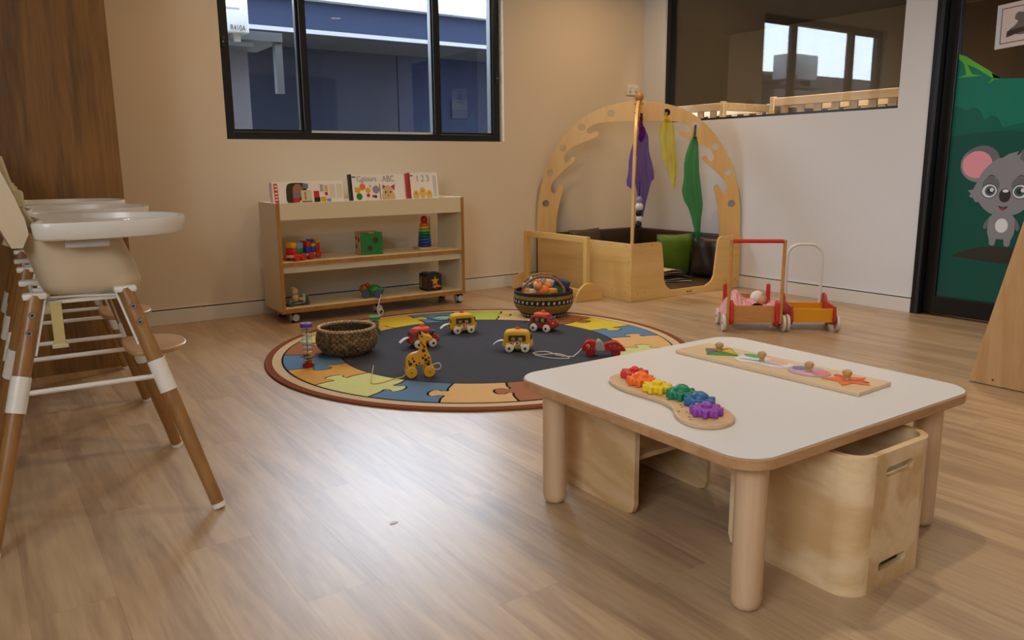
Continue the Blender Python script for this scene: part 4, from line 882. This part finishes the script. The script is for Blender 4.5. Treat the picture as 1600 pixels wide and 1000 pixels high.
b = B(); rr = prof[-1][0]
for q in range(46):
    a = 2 * math.pi * q / 46; b.ball((rr * math.cos(a), rr * math.sin(a), .140), .011, 6, (1.5, .9, .8), Matrix.Rotation(a + math.pi / 2, 4, 'Z') @ Matrix.Rotation(.5, 4, 'Y'))
b.obj('braided_rim', mat('seagrass_rim', 'b89c76', .8, var=.4, bscale=70), bk, angle=80, kind='stuff')

b2 = thing('banded_basket', 'dark banded African style basket with two handles full of toys', 'basket', (3.095, 4.135, .0112))
b2['label'] = 'dark banded coiled basket with arched handles, filled with wooden toys'
STRAW = mat('straw_coil', '8a6c2c', .8, var=.3, bscale=80); DKC = mat('dark_coil', '241410', .8, var=.3, bscale=80)
NB = 15; bp = []
for k in range(NB):
    f = k / (NB - 1); bp.append((.132 + .056 * math.sin(min(1, f * 1.6) * math.pi / 2) + .004 * math.sin(f * math.pi), .008 + .156 * f))
DARK = {0: 1, 1: 2, 2: 1, 6: 0, 8: 1, 9: 2, 10: 1, 13: 1, 14: 1}
for name, sel, m in (('straw_band', lambda k: DARK.get(k, 0) == 0, STRAW), ('dark_band', lambda k: DARK.get(k, 0) > 0, DKC)):
    b = B()
    for k, (r, z) in enumerate(bp):
        if sel(k): b.tube([(r * math.cos(2 * math.pi * q / 48), r * math.sin(2 * math.pi * q / 48), z) for q in range(48)], .0075, 6, True)
    b.obj(name, m, b2)
b = B()
for k, v in DARK.items():
    if v == 2:
        r, z = bp[k]
        for q in range(34):
            a = 2 * math.pi * q / 34; b.ball((r * math.cos(a), r * math.sin(a), z), .0125, 6, (1.0, .8, 1.15), Matrix.Rotation(a + math.pi / 2, 4, 'Z') @ Matrix.Rotation(.25, 4, 'Y'))
b.obj('pale_stitch_band', mat('pale_stitch', 'b8aa96', .8), b2, kind='stuff')
b = B(); b.lathe([(.0001, .004), (.128, .004)] + [(r - .004, z) for r, z in bp], 40, caps=False); b.obj('lining', mat('straw_inside', '5c4620', .9), b2)
vdx, vdy = math.cos(R_(-36)), math.sin(R_(-36))
for off in (-.09, .09):
    b = B(); pts = []
    for q in range(17):
        a = math.pi * q / 16; x = -.135 * math.cos(a); pts.append((x * vdx - off * vdy * -1 * (1 - .35 * math.sin(a)) * -1, x * vdy + off * vdx * (1 - .35 * math.sin(a)), .160 + .105 * math.sin(a)))
    b.tube(pts, .0095, 8); b.obj('handle', mat('leather_wrapped_handle', '8a5c34', .6, var=.5, bscale=45), b2)
# toys piled inside
tx0, ty0 = 3.095, 4.135
def bt(name, label, cat, dx, dy, z, fn, rz=0):
    o = thing(name, label, cat, (tx0 + dx * vdx - dy * vdy, ty0 + dx * vdy + dy * vdx, z + .018), rz, 'toys in the banded basket', 1.12); fn(o); return o
def blk(o, w, h, d, m, face=None, eye=None):
    b = B(); b.rbox(-w / 2, w / 2, -d / 2, d / 2, 0, h, .006, 2); b.obj('body', m, o)
    if face: 
        b = B(); b.rbox(-w * .36, w * .36, -d / 2 - .003, -d / 2 + .002, h * .15, h * .6, .002, 1); b.obj('painted_face', face, o)
    if eye:
        for s in (-1, 1):
            b = B(); b.ball((s * w * .2, -d / 2 - .002, h * .75), .006, 8); b.obj('eye', eye, o)
def animal(o, m, m2, k=1.0):
    b = B(); b.ball((0, 0, .03 * k), .034 * k, 12, (1.3, .8, .9)); b.obj('body', m, o)
    b = B(); b.ball((-.03 * k, -.012, .062 * k), .024 * k, 12); b.obj('head', m2, o)
    for s in (-1, 1):
        b = B(); b.ball((-.032 * k, -.012 + s * .014, .086 * k), .008, 8); b.obj('ear', m, o)
bt('toy_animal', 'orange toy animal in the front of the banded basket', 'toy', -.005, -.095, .128, lambda o: animal(o, ORG, mat('peach_paint', 'dd9a5c', .5), 1.15), R_(-20))
bt('toy_bus', 'green and navy toy van poking out of the banded basket', 'toy', .098, -.02, .128, lambda o: (blk(o, .085, .095, .07, mat('navy_cloth', '1f2c4c', .7), mat('leaf_cloth', '3a6a35', .7)), None), R_(-50)).rotation_euler[1] = R_(18)
bt('toy_block', 'white rounded toy block beside the navy van in the basket', 'toy', .055, .05, .14, lambda o: blk(o, .06, .075, .05, mat('off_white_toy', 'd3cec4', .6)), R_(-20))
bt('toy_block', 'navy toy block deep in the banded basket', 'toy', -.055, -.06, .125, lambda o: blk(o, .05, .05, .05, mat('navy_paint', '20243c', .5), WHT), R_(15))
bt('toy_animal', 'green capped toy animal at the back of the banded basket', 'toy', -.03, .00, .158, lambda o: animal(o, mat('cap_green', '2c5a2e', .6), WHT, 1.0), R_(-40))
bt('toy_block', 'striped orange and cream toy brick at the basket rim', 'toy', -.105, -.075, .13, lambda o: blk(o, .055, .045, .045, mat('amber_paint', 'd88a2a', .5), mat('cream_face', 'd9cba8', .5)), R_(-60))
bt('toy_animal', 'yellow toy chick at the right rim of the banded basket', 'toy', .120, .075, .130, lambda o: animal(o, YEL, YEL, .9), 0)
bt('toy_block', 'pale grey toy cup among the toys in the basket', 'toy', -.105, .03, .135, lambda o: blk(o, .05, .06, .05, mat('pale_grey_toy', 'a9a8b0', .6)), R_(30))
bt('toy_block', 'amber toy brick in the centre of the banded basket', 'toy', .058, -.10, .125, lambda o: blk(o, .045, .055, .045, mat('amber_paint', 'd88a2a', .5), BRN), R_(-10))

bt('toy_block', 'small green toy brick under the orange animal in the basket', 'toy', .03, -.135, .118, lambda o: blk(o, .04, .04, .04, mat('leaf_cloth', '3a6a35', .7)), R_(25))
bt('toy_block', 'cream spotted toy tile standing at the left of the basket', 'toy', -.065, -.11, .128, lambda o: blk(o, .045, .05, .02, mat('cream_face', 'd9cba8', .5), mat('rust_spot', 'b0562c', .5)), R_(-35))
bt('toy_animal', 'brown and white toy animal behind the orange one in the basket', 'toy', .02, -.035, .172, lambda o: animal(o, mat('peach_paint', 'dd9a5c', .5), mat('cream_face', 'd9cba8', .5), .85), R_(-70))

# ------------------------------------------------------------------ rain makers
ACR = glass('clear_tube', (.93, .95, .95, 1), 1.35)
def rainmaker(label, loc, h, r, cap, base, nd):
    t = thing('rainmaker', label, 'rattle', loc, 0)
    b = B(); b.lathe([(r * .7, h - .022), (r * 1.12, h - .020), (r * 1.15, h - .004), (r, h), (r * .3, h), (r * .25, h - .004)], 24); b.obj('cap', cap, t)
    b = B(); b.lathe([(r * 1.08, 0), (r * 1.1, .018), (r * .7, .020)], 24); b.obj('base', base, t)
    b = B(); b.lathe([(r * .95, .018), (r * .95, h - .02)], 24, caps=False); b.obj('tube', ACR, t)
    b = B(); b.cyl((0, 0, .02), (0, 0, h - .02), r * .10, r * .10, 8); b.obj('stem', GRN, t)
    cols = [mat('disc_clear_blue', 'b9c4dc', .3), mat('disc_amber', 'dcb65c', .3), mat('disc_lilac', 'bcaed2', .3), mat('disc_mint', '9fcbb6', .3)]
    for k in range(nd):
        z = .05 + (h - .085) * k / max(1, nd - 1); b = B(); b.lathe([(r * .2, z), (r * .88, z), (r * .88, z + .002), (r * .2, z + .002)], 20); b.obj('disc', cols[k % 4], t)
    r_ = random.Random(3); cl = [RED, ORG, YEL, GRN, BRN]
    for k in range(40):
        a = r_.random() * 6.28; q = r * .85 * math.sqrt(r_.random()); b = B(); b.ball((q * math.cos(a), q * math.sin(a), .024 + .035 * r_.random()), .0052, 6); b.obj('bead', cl[k % 5], t)
    return t
rainmaker('tall clear rainmaker with a purple cap and red base at the rug edge', (1.335, 3.745, .0112), .222, .0265, PUR, mat('crimson_base', '9a1c1c', .4), 7)
rainmaker('small rainmaker with a green cap behind the seagrass basket', (1.955, 4.300, .0112), .100, .030, mat('mint_cap', '4a8a4e', .4), GRN, 3)

# ------------------------------------------------------------------ soft pull-back vehicles
def vehicle(label, loc, rz, kind):
    v = thing('soft_car' if kind == 'car' else 'soft_bus', label, 'toy car' if kind == 'car' else 'toy bus', loc, rz, 'soft toy vehicles on the rug')
    bm_ = mat('yellow_cloth', 'c99a1f', .85, bump=.2, bscale=200) if kind == 'bus' else mat('red_cloth', '9c2a22', .85, bump=.2, bscale=200)
    L_, Wd, Hh = .150, .088, .116
    if kind == 'bus': P = [(-.072, .022), (-.075, .06), (-.068, .10), (-.045, .113), (.035, .113), (.06, .104), (.072, .07), (.074, .022)]
    else: P = [(-.075, .022), (-.078, .055), (-.066, .085), (-.045, .098), (.03, .098), (.05, .075), (.074, .066), (.078, .022)]
    def side(k): return [(x * k, y_) for x, y_ in []]
    b = B(); prs = smooth_poly(P, 4); cx, cz = 0, .065
    rings = [[((x - cx) * k + cx, yy, (z - cz) * k + cz) for x, z in prs] for yy, k in ((-.044, .82), (-.042, .92), (-.034, .985), (-.02, 1), (.02, 1), (.034, .985), (.042, .92), (.044, .82))]
    b.loft(rings); body = b.obj('body', bm_, v, angle=60)
    rf = mat('orange_cloth', 'd0582c', .85) if kind == 'car' else mat('gold_cloth', 'd3a928', .85)
    b = B(); b.ball((-.008, 0, .100 if kind == 'car' else .108), .045, 14, (1.15, .8, .28)); b.obj('roof', rf, v)
    b = B(); b.ball((.0, 0, .116 if kind == 'car' else .122), .012, 10, (1.2, .8, .9)); b.obj('roof_light', mat('red_light_cloth', 'c24a3a', .8) if kind == 'bus' else rf, v)
    for s in (-1, 1):
        y = s * .0435
        b = B(); b.rbox(-.048, .046, y - .002, y + .002, .060, .094 if kind == 'bus' else .084, .006, 2); wd = b.obj('window_patch', mat('dark_window_cloth', '33291c', .8), v)
        for x, m in ((-.022, mat('passenger_ochre', '9a7428', .8)), (.016, mat('passenger_tan', 'b0864a', .8)) if kind == 'bus' else (.016, mat('passenger_lime', '8a9a3a', .8))):
            b = B(); b.ball((x, y + s * .001, .071), .013, 10, (1, .25, 1)); b.obj('passenger', m, wd)
        if kind == 'bus':
            for q in range(7):
                x = -.06 + q * .019; b = B(); b.prism([(x, .034), (x + .009, .034), (x + .014, .050), (x + .005, .050)], y - .0018, y + .0018, 'y'); b.obj('stripe', BLK if q % 2 else WHT, v, smooth=False)
            b = B(); b.cyl((.0, y - s * .001, .05), (.0, y + s * .0025, .05), .012, .012, 14); bd = b.obj('badge', WHT, v)
            b = B(); b.cyl((.0, y + s * .0025, .05), (.0, y + s * .003, .05), .008, .008, 14); b.obj('badge_centre', mat('badge_red', 'b0483a', .7), bd)
        else:
            for x, m in ((-.055, mat('teal_patch', '2f6670', .8)), (-.02, mat('blue_patch', '3a4a78', .8)), (.03, mat('dark_red_patch', '7a1f1c', .8))):
                b = B(); b.rbox(x - .012, x + .014, y - .0015, y + .0015, .030, .056, .004, 2); b.obj('patch', m, v)
    ex = .071; b = B(); b.rbox(ex, ex + .006, -.03, .03, .066, .092, .003, 2) if kind == 'bus' else b.rbox(ex - .012, ex - .004, -.03, .03, .07, .088, .003, 2); b.obj('windscreen', mat('dark_window_cloth', '33291c', .8) if kind == 'bus' else mat('blue_glass_cloth', '4a6288', .8), v)
    b = B(); b.rbox(ex + .001, ex + .008, -.026, .026, .034, .05, .003, 2); b.obj('grille', mat('grille_cloth', 'b0a090', .8) if kind == 'bus' else mat('crimson_cloth', '8a1c1c', .8), v)
    for s in (-1, 1):
        b = B(); b.ball((ex + .006, s * .030, .052), .009, 10, (.5, 1, 1)); b.obj('headlight', TAN, v)
        b = B(); b.ball((-.073, s * .018, .075), .012, 10, (.3, 1, 1.2)); b.obj('rear_patch', mat('forest_cloth', '1f4a34', .8), v)
    for x in (-.042, .042):
        for s in (-1, 1):
            b = B(); b.lathe([(.012, -.010), (.021, -.008), (.024, -.002), (.022, .006), (.014, .010), (.006, .0105)], 20, Matrix.Translation((x, s * .048, .024)) @ Matrix.Rotation(-s * math.pi / 2, 4, 'X')); w_ = b.obj('wheel', mat('ivory_wheel', 'd9cdb8', .5), v)
            b = B(); b.cyl((x, s * .0575, .024), (x, s * .0595, .024), .0075, .0075, 12); b.obj('hub', mat('hub_maroon', '4a1a14', .5), w_)
    def tf(u, v_): return Vector((-.070 - .062 * u, (v_ - .5) * .034, .055 - .022 * u * u + .006 * math.sin(3 * u)))
    b = B(); b.grid(tf, 6, 2); b.grid(lambda u, v_: tf(u, v_) - Vector((0, 0, .0012)), 6, 2); b.obj('cloth_tag', mat('white_tag', 'cfcdd2', .8), v)
    return v
ZR = .0112
vehicle('yellow soft toy bus near the top of the rug', (2.375, 3.985, ZR), R_(-15), 'bus')
vehicle('yellow soft toy bus with a long white tag at the rug centre', (2.372, 3.400, ZR), R_(-38), 'bus')
vehicle('red soft toy car behind the yellow giraffe', (2.010, 3.800, ZR), R_(-8), 'car')
vehicle('red soft toy car in front of the banded basket', (2.795, 3.735, ZR), R_(-62), 'car')

# ------------------------------------------------------------------ giraffe pull toy
gf = thing('giraffe_pull_toy', 'yellow wooden giraffe pull toy with brown spots and a yellow string', 'pull toy', (1.70, 3.245, ZR), R_(-22))
GY = mat('giraffe_yellow', 'cf951c', .4)
P = [(-.062, .035), (-.070, .07), (-.062, .098), (-.04, .115), (-.012, .122), (.0, .135), (.002, .16), (-.004, .185), (.0, .208), (.012, .214), (.024, .205), (.05, .196), (.062, .184), (.056, .172), (.034, .172), (.030, .155), (.036, .125), (.048, .10), (.052, .07), (.05, .035), (.025, .035), (.018, .052), (.0, .058), (-.018, .052), (-.025, .035)]
b = B(); b.prism(smooth_poly(P, 3), -.016, .016, 'y'); b.obj('body', GY, gf, bevel=.005, angle=30)
for x in (-.045, .04):
    for s in (-1, 1):
        b = B(); b.cyl((x, s * .018, .028), (x, s * .036, .028), .028, .028, 24); w_ = b.obj('wheel', mat('wheel_yellow', 'd09a2a', .4), gf, bevel=.004)
        b = B(); b.cyl((x, s * .036, .028), (x, s * .0375, .028), .004, .004, 8); b.obj('axle_pin', BRN, w_)
for x, z, r in ((-.048, .066, .009), (-.030, .078, .006), (-.036, .092, .0045), (.012, .092, .006), (.026, .082, .009), (.040, .092, .005), (.022, .104, .005), (.036, .062, .009), (.022, .066, .004), (-.006, .07, .004), (-.020, .06, .005), (.016, .128, .009), (.020, .146, .006), (.008, .166, .004), (.014, .156, .004), (.010, .196, .005), (.040, .074, .005), (-.055, .08, .0045)):
    for s in (-1, 1):
        b = B(); b.cyl((x, s * .0158, z), (x, s * .0168, z), r, r, 12); b.obj('spot', mat('spot_brown', '25180c', .5), gf)
for s in (-1, 1):
    b = B(); b.ball((.004, s * .012, .212), .009, 10, (.7, 1, 1.2)); b.obj('ear', mat('spot_brown', '25180c', .5), gf)
b = B(); b.tube(smooth_poly([(.052, 0, .05), (.085, -.01, .062), (.098, -.01, .045), (.085, 0, .028), (.056, 0, .035)], 4, False), .0022, 6); b.obj('tail_loop', STRING, gf)
b = B(); b.tube(smooth_poly([(-.06, -.02, .035), (-.085, -.03, .012), (-.13, -.035, .004), (-.20, -.085, .003), (-.235, -.07, .003), (-.225, .03, .02), (-.215, .085, .045)], 5, False), .0022, 6); b.obj('pull_string', YSTRING, gf)

# ------------------------------------------------------------------ red pull toy behind the table edge
rd = thing('red_pull_toy', 'red wooden pull-along bug with grey middle at the rug edge', 'pull toy', (2.665, 3.035, ZR + .001), R_(-38))
RB = mat('glossy_red', 'b01512', .25)
P = [(-.105, .028), (-.112, .05), (-.098, .074), (-.075, .084), (-.045, .078), (-.038, .03)]
b = B(); b.prism(smooth_poly(P, 4), -.022, .022, 'y'); b.obj('head', RB, rd, bevel=.006, angle=30)
b = B(); b.prism(smooth_poly([(-.042, .03), (-.046, .06), (-.034, .084), (-.02, .084), (.0, .06), (.004, .03)], 4), -.026, .026, 'y'); b.obj('middle', mat('stone_grey_paint', '9a968a', .4), rd, bevel=.006, angle=30)
b = B(); b.prism(smooth_poly([(.006, .03), (.0, .062), (.03, .074), (.06, .078), (.085, .062), (.108, .04), (.102, .028)], 4), -.022, .022, 'y'); b.obj('tail', RB, rd, bevel=.006, angle=30)
for x, z in ((.032, .056), (.055, .058), (.074, .048)):
    b = B(); b.cyl((x, -.0222, z), (x, -.0232, z), .009, .009, 14); b.obj('spot', mat('spot_rose', 'a04a38', .4), rd)
b = B(); b.cyl((-.084, -.0222, .056), (-.084, -.0235, .056), .010, .010, 14); ey = b.obj('eye', TAN, rd); b = B(); b.cyl((-.086, -.0235, .054), (-.086, -.0242, .054), .005, .005, 10); b.obj('pupil', BLK, ey)
for x in (-.07, .06):
    for s in (-1, 1):
        b = B(); b.cyl((x, s * .024, .024), (x, s * .036, .024), .024, .024, 20); b.obj('wheel', mat('red_wheel', '8a1512', .35), rd, bevel=.003)
b = B(); b.tube([(-.112, 0, .040), (-.135, -.015, .018), (-.16, -.04, .004)], .0025, 6); b.obj('antenna_cord', STRING, rd)
b = B(); b.tube(smooth_poly([(-.16, -.04, .004), (-.23, -.02, .003), (-.30, .01, .018), (-.37, .04, .003), (-.33, .0, .003), (-.24, -.03, .016), (-.18, -.07, .003), (-.27, -.07, .003), (-.36, -.01, .003)], 5, False), .0022, 6); b.obj('pull_string', STRING, rd)

# blue toy ring on the rug
b = B(); b.lathe([(.060, .004), (.078, .0015), (.084, .006), (.078, .012), (.062, .010)], 32, caps=False); rg = b.obj('bowl_rim', mat('aqua_plastic', '4f8a94', .3), None)
rt_ = thing('play_dish', 'small clear aqua toy dish behind the yellow bus', 'toy dish', (2.50, 4.43, ZR)); rg.parent = rt_; rg.name = 'rim'
b = B(); b.lathe([(.0001, .004), (.062, .005)], 32, caps=False); b.obj('dish_centre', mat('pale_aqua', '9ab0a8', .4), rt_)

# ------------------------------------------------------------------ push-along walkers
def wdir(): return R_(-40.2)
def walker(label, loc, rz, kind):
    w = thing('push_walker', label, 'push walker', loc, rz, 'wooden push walkers by the white wall')
    if kind == 1:
        HW, Ln, hz = .122, .255, .155; bm_, sm = wood('walker_wood', 'c98f4e', 'b0763a', 'x', 14, 10, .4), mat('walker_red', 'bf1f1c', .35)
        b = B(); b.box(-HW, HW, -.0, .014, .052, hz); b.obj('front_board', bm_, w, bevel=.002)
        b = B(); b.box(-HW, HW, Ln - .014, Ln, .052, hz + .035); b.obj('rear_board', bm_, w, bevel=.002)
        b = B(); b.box(-HW, HW, .014, Ln - .014, .052, .062); b.obj('floor_board', bm_, w)
        for s in (-1, 1):
            sp = smooth_poly([(-.025, .045), (-.025, .13), (-.012, .178), (.01, .185), (.025, .15), (.06, .12), (.13, .115), (.19, .12), (.225, .155), (.235, .235), (.25, .25), (.268, .235), (.27, .15), (.275, .045), (.12, .04)], 3)
            b = B(); b.prism(sp, s * HW, s * (HW + .020), 'x'); b.obj('side_board', sm, w, bevel=.003, angle=30)
            ux = s * (HW + .031); b = B(); b.tube([(ux, -.012, .05), (ux + .010, .02, .545)], .0105, 8); b.obj('upright', bm_, w)
        b = B(); b.cyl((-HW + .035, .02, .54), (HW - .01, .02, .54), .012, .012, 14) if False else b.cyl((-HW - .012, .02, .538), (HW + .032, .02, .538), .0115, .0115, 14); b.obj('handle_bar', sm, w)
        wr, wx_ = .050, HW + .052
    else:
        HW, Ln, hz = .118, .235, .135; sm = mat('walker_dark_red', 'a8231f', .35); bm_ = mat('walker_yellow', 'd58f12', .4)
        b = B(); b.box(-HW, HW, 0, .012, .052, hz); b.obj('front_board', bm_, w, bevel=.002)
        b = B(); b.box(-HW, HW, Ln - .012, Ln, .052, hz); b.obj('rear_board', bm_, w, bevel=.002)
        b = B(); b.box(-HW, HW, .012, Ln - .012, .052, .06); b.obj('floor_board', bm_, w)
        for s in (-1, 1):
            sp = smooth_poly([(-.012, .04), (-.014, .14), (.01, .15), (.16, .155), (.2, .185), (.245, .195), (.26, .16), (.255, .04)], 3)
            b = B(); b.prism(sp, s * HW, s * (HW + .014), 'x'); b.obj('side_board', sm, w, bevel=.003, angle=30)
        pts = [(-.105, .25, .06), (-.105, .25, .42)] + [(-.105 + .075 - .075 * math.cos(R_(a)), .25, .42 + .075 * math.sin(R_(a))) for a in (22, 45, 67, 90)] + [(.105 - .075 + .075 * math.sin(R_(a)), .25, .42 + .075 * math.cos(R_(a))) for a in (0, 22, 45, 67)] + [(.105, .25, .42), (.105, .25, .06)]
        b = B(); b.tube(pts, .0095, 12); b.obj('handle_tube', mat('white_tube', 'd6d2cd', .35), w)
        wr, wx_ = .050, HW + .026
    for yy in (.0, Ln - .03):
        for s in (-1, 1):
            b = B(); b.cyl((s * (wx_ - .009), yy, wr), (s * (wx_ + .009), yy, wr), wr, wr, 24); wl = b.obj('wheel', mat('pale_beech_wheel', 'cdbfae', .5), w, bevel=.004)
            b = B(); b.cyl((s * (wx_ + .009), yy, wr), (s * (wx_ + .012), yy, wr), .007, .007, 10); b.obj('wheel_bolt', BRN, wl)
    return w
walker('natural wood doll walker with a red handle bar and red sides', (3.818, 3.005, 0), wdir(), 1)
walker('yellow box walker with a white tube handle beside the doll walker', (4.100, 2.800, 0), wdir(), 2)
# doll asleep under a gingham blanket
def gingham():
    m = bpy.data.materials.new('pink_gingham'); m.use_nodes = True; nt = m.node_tree; p = nt.nodes['Principled BSDF']; p.inputs['Roughness'].default_value = .9
    tc = nt.nodes.new('ShaderNodeTexCoord'); ck = nt.nodes.new('ShaderNodeTexChecker'); ck.inputs['Scale'].default_value = 85
    ck.inputs['Color1'].default_value = lin('c96f70'); ck.inputs['Color2'].default_value = lin('d9b0ae')
    nt.links.new(tc.outputs['Object'], ck.inputs['Vector']); nt.links.new(ck.outputs[0], p.inputs['Base Color']); return m
dl = thing('doll', 'sleeping baby doll in a white bonnet under pink gingham in the walker', 'doll', (3.818, 3.005, .064), wdir())
HD = Vector((.058, .120, .112)); FD = Vector((.62, -.62, .48)).normalized(); SD = Vector((.70, .71, 0)).normalized(); UD = SD.cross(FD).normalized(); UD = UD if UD.z > 0 else -UD
b = B(); b.ball(HD, .040, 20, (1, .95, 1.0)); b.ball(HD + FD * .039 - UD * .004, .007, 10); b.obj('head', mat('doll_skin', 'd9a27c', .5), dl)
for k_ in (-1, 1):
    b = B(); b.tube([HD + FD * .0375 + UD * .012 + SD * (k_ * .014 + q) - FD * abs(k_ * .014 + q) * .22 for q in (-.006, 0, .006)], .0014, 5); b.obj('closed_eye', BRN, dl)
b = B(); b.tube([HD + FD * .0375 - UD * .017 + SD * q for q in (-.006, 0, .006)], .0016, 5); b.obj('mouth', PNK, dl)
b = B(); b.ball(HD - FD * .014 + UD * .012, .046, 20); b.obj('bonnet', mat('bonnet_white', 'd8d4cc', .9), dl)
GM = gingham()
b = B(); b.ball((-.035, .11, .055), .06, 16, (1.2, 1.2, .62)); b.obj('swaddled_body', GM, dl)
def bl(u, v):
    x = -.175 + .33 * u; y = .012 + .20 * v; g = lambda a, c, w: math.exp(-((a - c) / w) ** 2)
    z = .080 + .085 * g(x, -.085, .045) * g(v, .62, .4) + .045 * g(x, .0, .05) * g(v, .35, .35) + .014 * math.sin(13 * u + 6 * v) * math.cos(7 * v)
    z += .035 * g(x, .125, .035) * g(v, .2, .3)
    if u < .12: z -= (.12 - u) * .6 * (1 - v * .4)
    z -= .075 * g(x, .062, .042) * g(v, .62, .30)
    return Vector((x, y, z))
b = B(); b.grid(bl, 26, 16); b.grid(lambda u, v: bl(u, v) - Vector((0, 0, .005)), 26, 16); b.obj('blanket', GM, dl, angle=80)

# ------------------------------------------------------------------ plywood A-frame stand at the picture edge
af = thing('a_frame_stand', 'tall birch plywood stand with sloping edge beside the glass door', 'stand', (0, 0, 0))
for x in (3.71, 4.35):
    b = B(); b.prism([(1.7035, .004), (.98, .004), (1.17, 1.14), (1.21, 1.18), (1.43, 1.18), (1.466, 1.14)], x - .009 + .009, x + .018, 'x'); sp = b.obj('side_panel', BIRCHZ if False else wood('stand_birch', 'c8a272', 'b38a5a', 'z', 8, 8, .45, .35, rings=.1), af, bevel=.002)
    for y in (1.60, 1.20):
        b = B(); b.cyl((x - .0005, y, .03), (x, y, .03), .005, .005, 8); b.obj('screw', BRN, sp)
b = B(); b.box(3.728, 4.35, 1.15, 1.62, .06, .075); b.obj('shelf_board', MATS['stand_birch'], af, smooth=False)
b = B(); b.box(3.728, 4.35, 1.18, 1.45, .5, .515); b.obj('shelf_board', MATS['stand_birch'], af, smooth=False)

# ------------------------------------------------------------------ cots in the dark room behind the interior window
COTW = wood('cot_pine', 'd9c29c', 'c4a87c', 'y', 10, 12, .5, .4)
def cot(label, y0, y1, x0):
    c = thing('cot', label, 'cot', (0, 0, 0), 0, 'cots behind the interior window')
    for x in (x0, x0 + .62):
        for y in (y0, y1):
            b = B(); b.box(x - .02, x + .02, y - .022, y + .022, 0, 1.505); b.obj('corner_post', COTW, c, bevel=.004)
        b = B(); b.box(x - .014, x + .014, y0 + .022, y1 - .022, 1.43, 1.495); b.obj('top_rail', COTW, c, bevel=.004)
        b = B(); b.box(x - .014, x + .014, y0 + .022, y1 - .022, .80, .85); b.obj('bottom_rail', COTW, c, bevel=.004)
        n = max(3, int((y1 - y0) / .145))
        for k in range(n):
            y = y0 + (k + .75) * (y1 - y0) / (n + .5); b = B(); b.box(x - .008, x + .008, y - .032, y + .032, .85, 1.43); b.obj('slat', COTW, c)
    for y in (y0, y1):
        b = B(); b.box(x0 + .02, x0 + .60, y - .014, y + .014, 1.43, 1.495); b.obj('end_rail', COTW, c, bevel=.004)
    b = B(); b.rbox(x0 + .02, x0 + .60, y0 + .02, y1 - .02, .82, .92, .03); b.obj('mattress', mat('grey_mattress', '8a8a8c', .9), c)
    return c
cot('pine cot with a long slatted rail behind the interior window', 2.95, 4.22, 5.47)
cot('pine cot end seen through the window above the den arch', 4.735, 5.95, 5.47)

# ------------------------------------------------------------------ scrap on the floor
q = B(); q.prism(smooth_poly([(-.012, -.003), (-.004, -.007), (.008, -.005), (.013, .002), (.004, .006), (-.009, .005)], 3), .0005, .0018)
tag(q.obj('paper_scrap', PAPER, None, (.905, 1.92, 0), smooth=False), 'tiny white paper scrap on the bare floor', 'scrap')
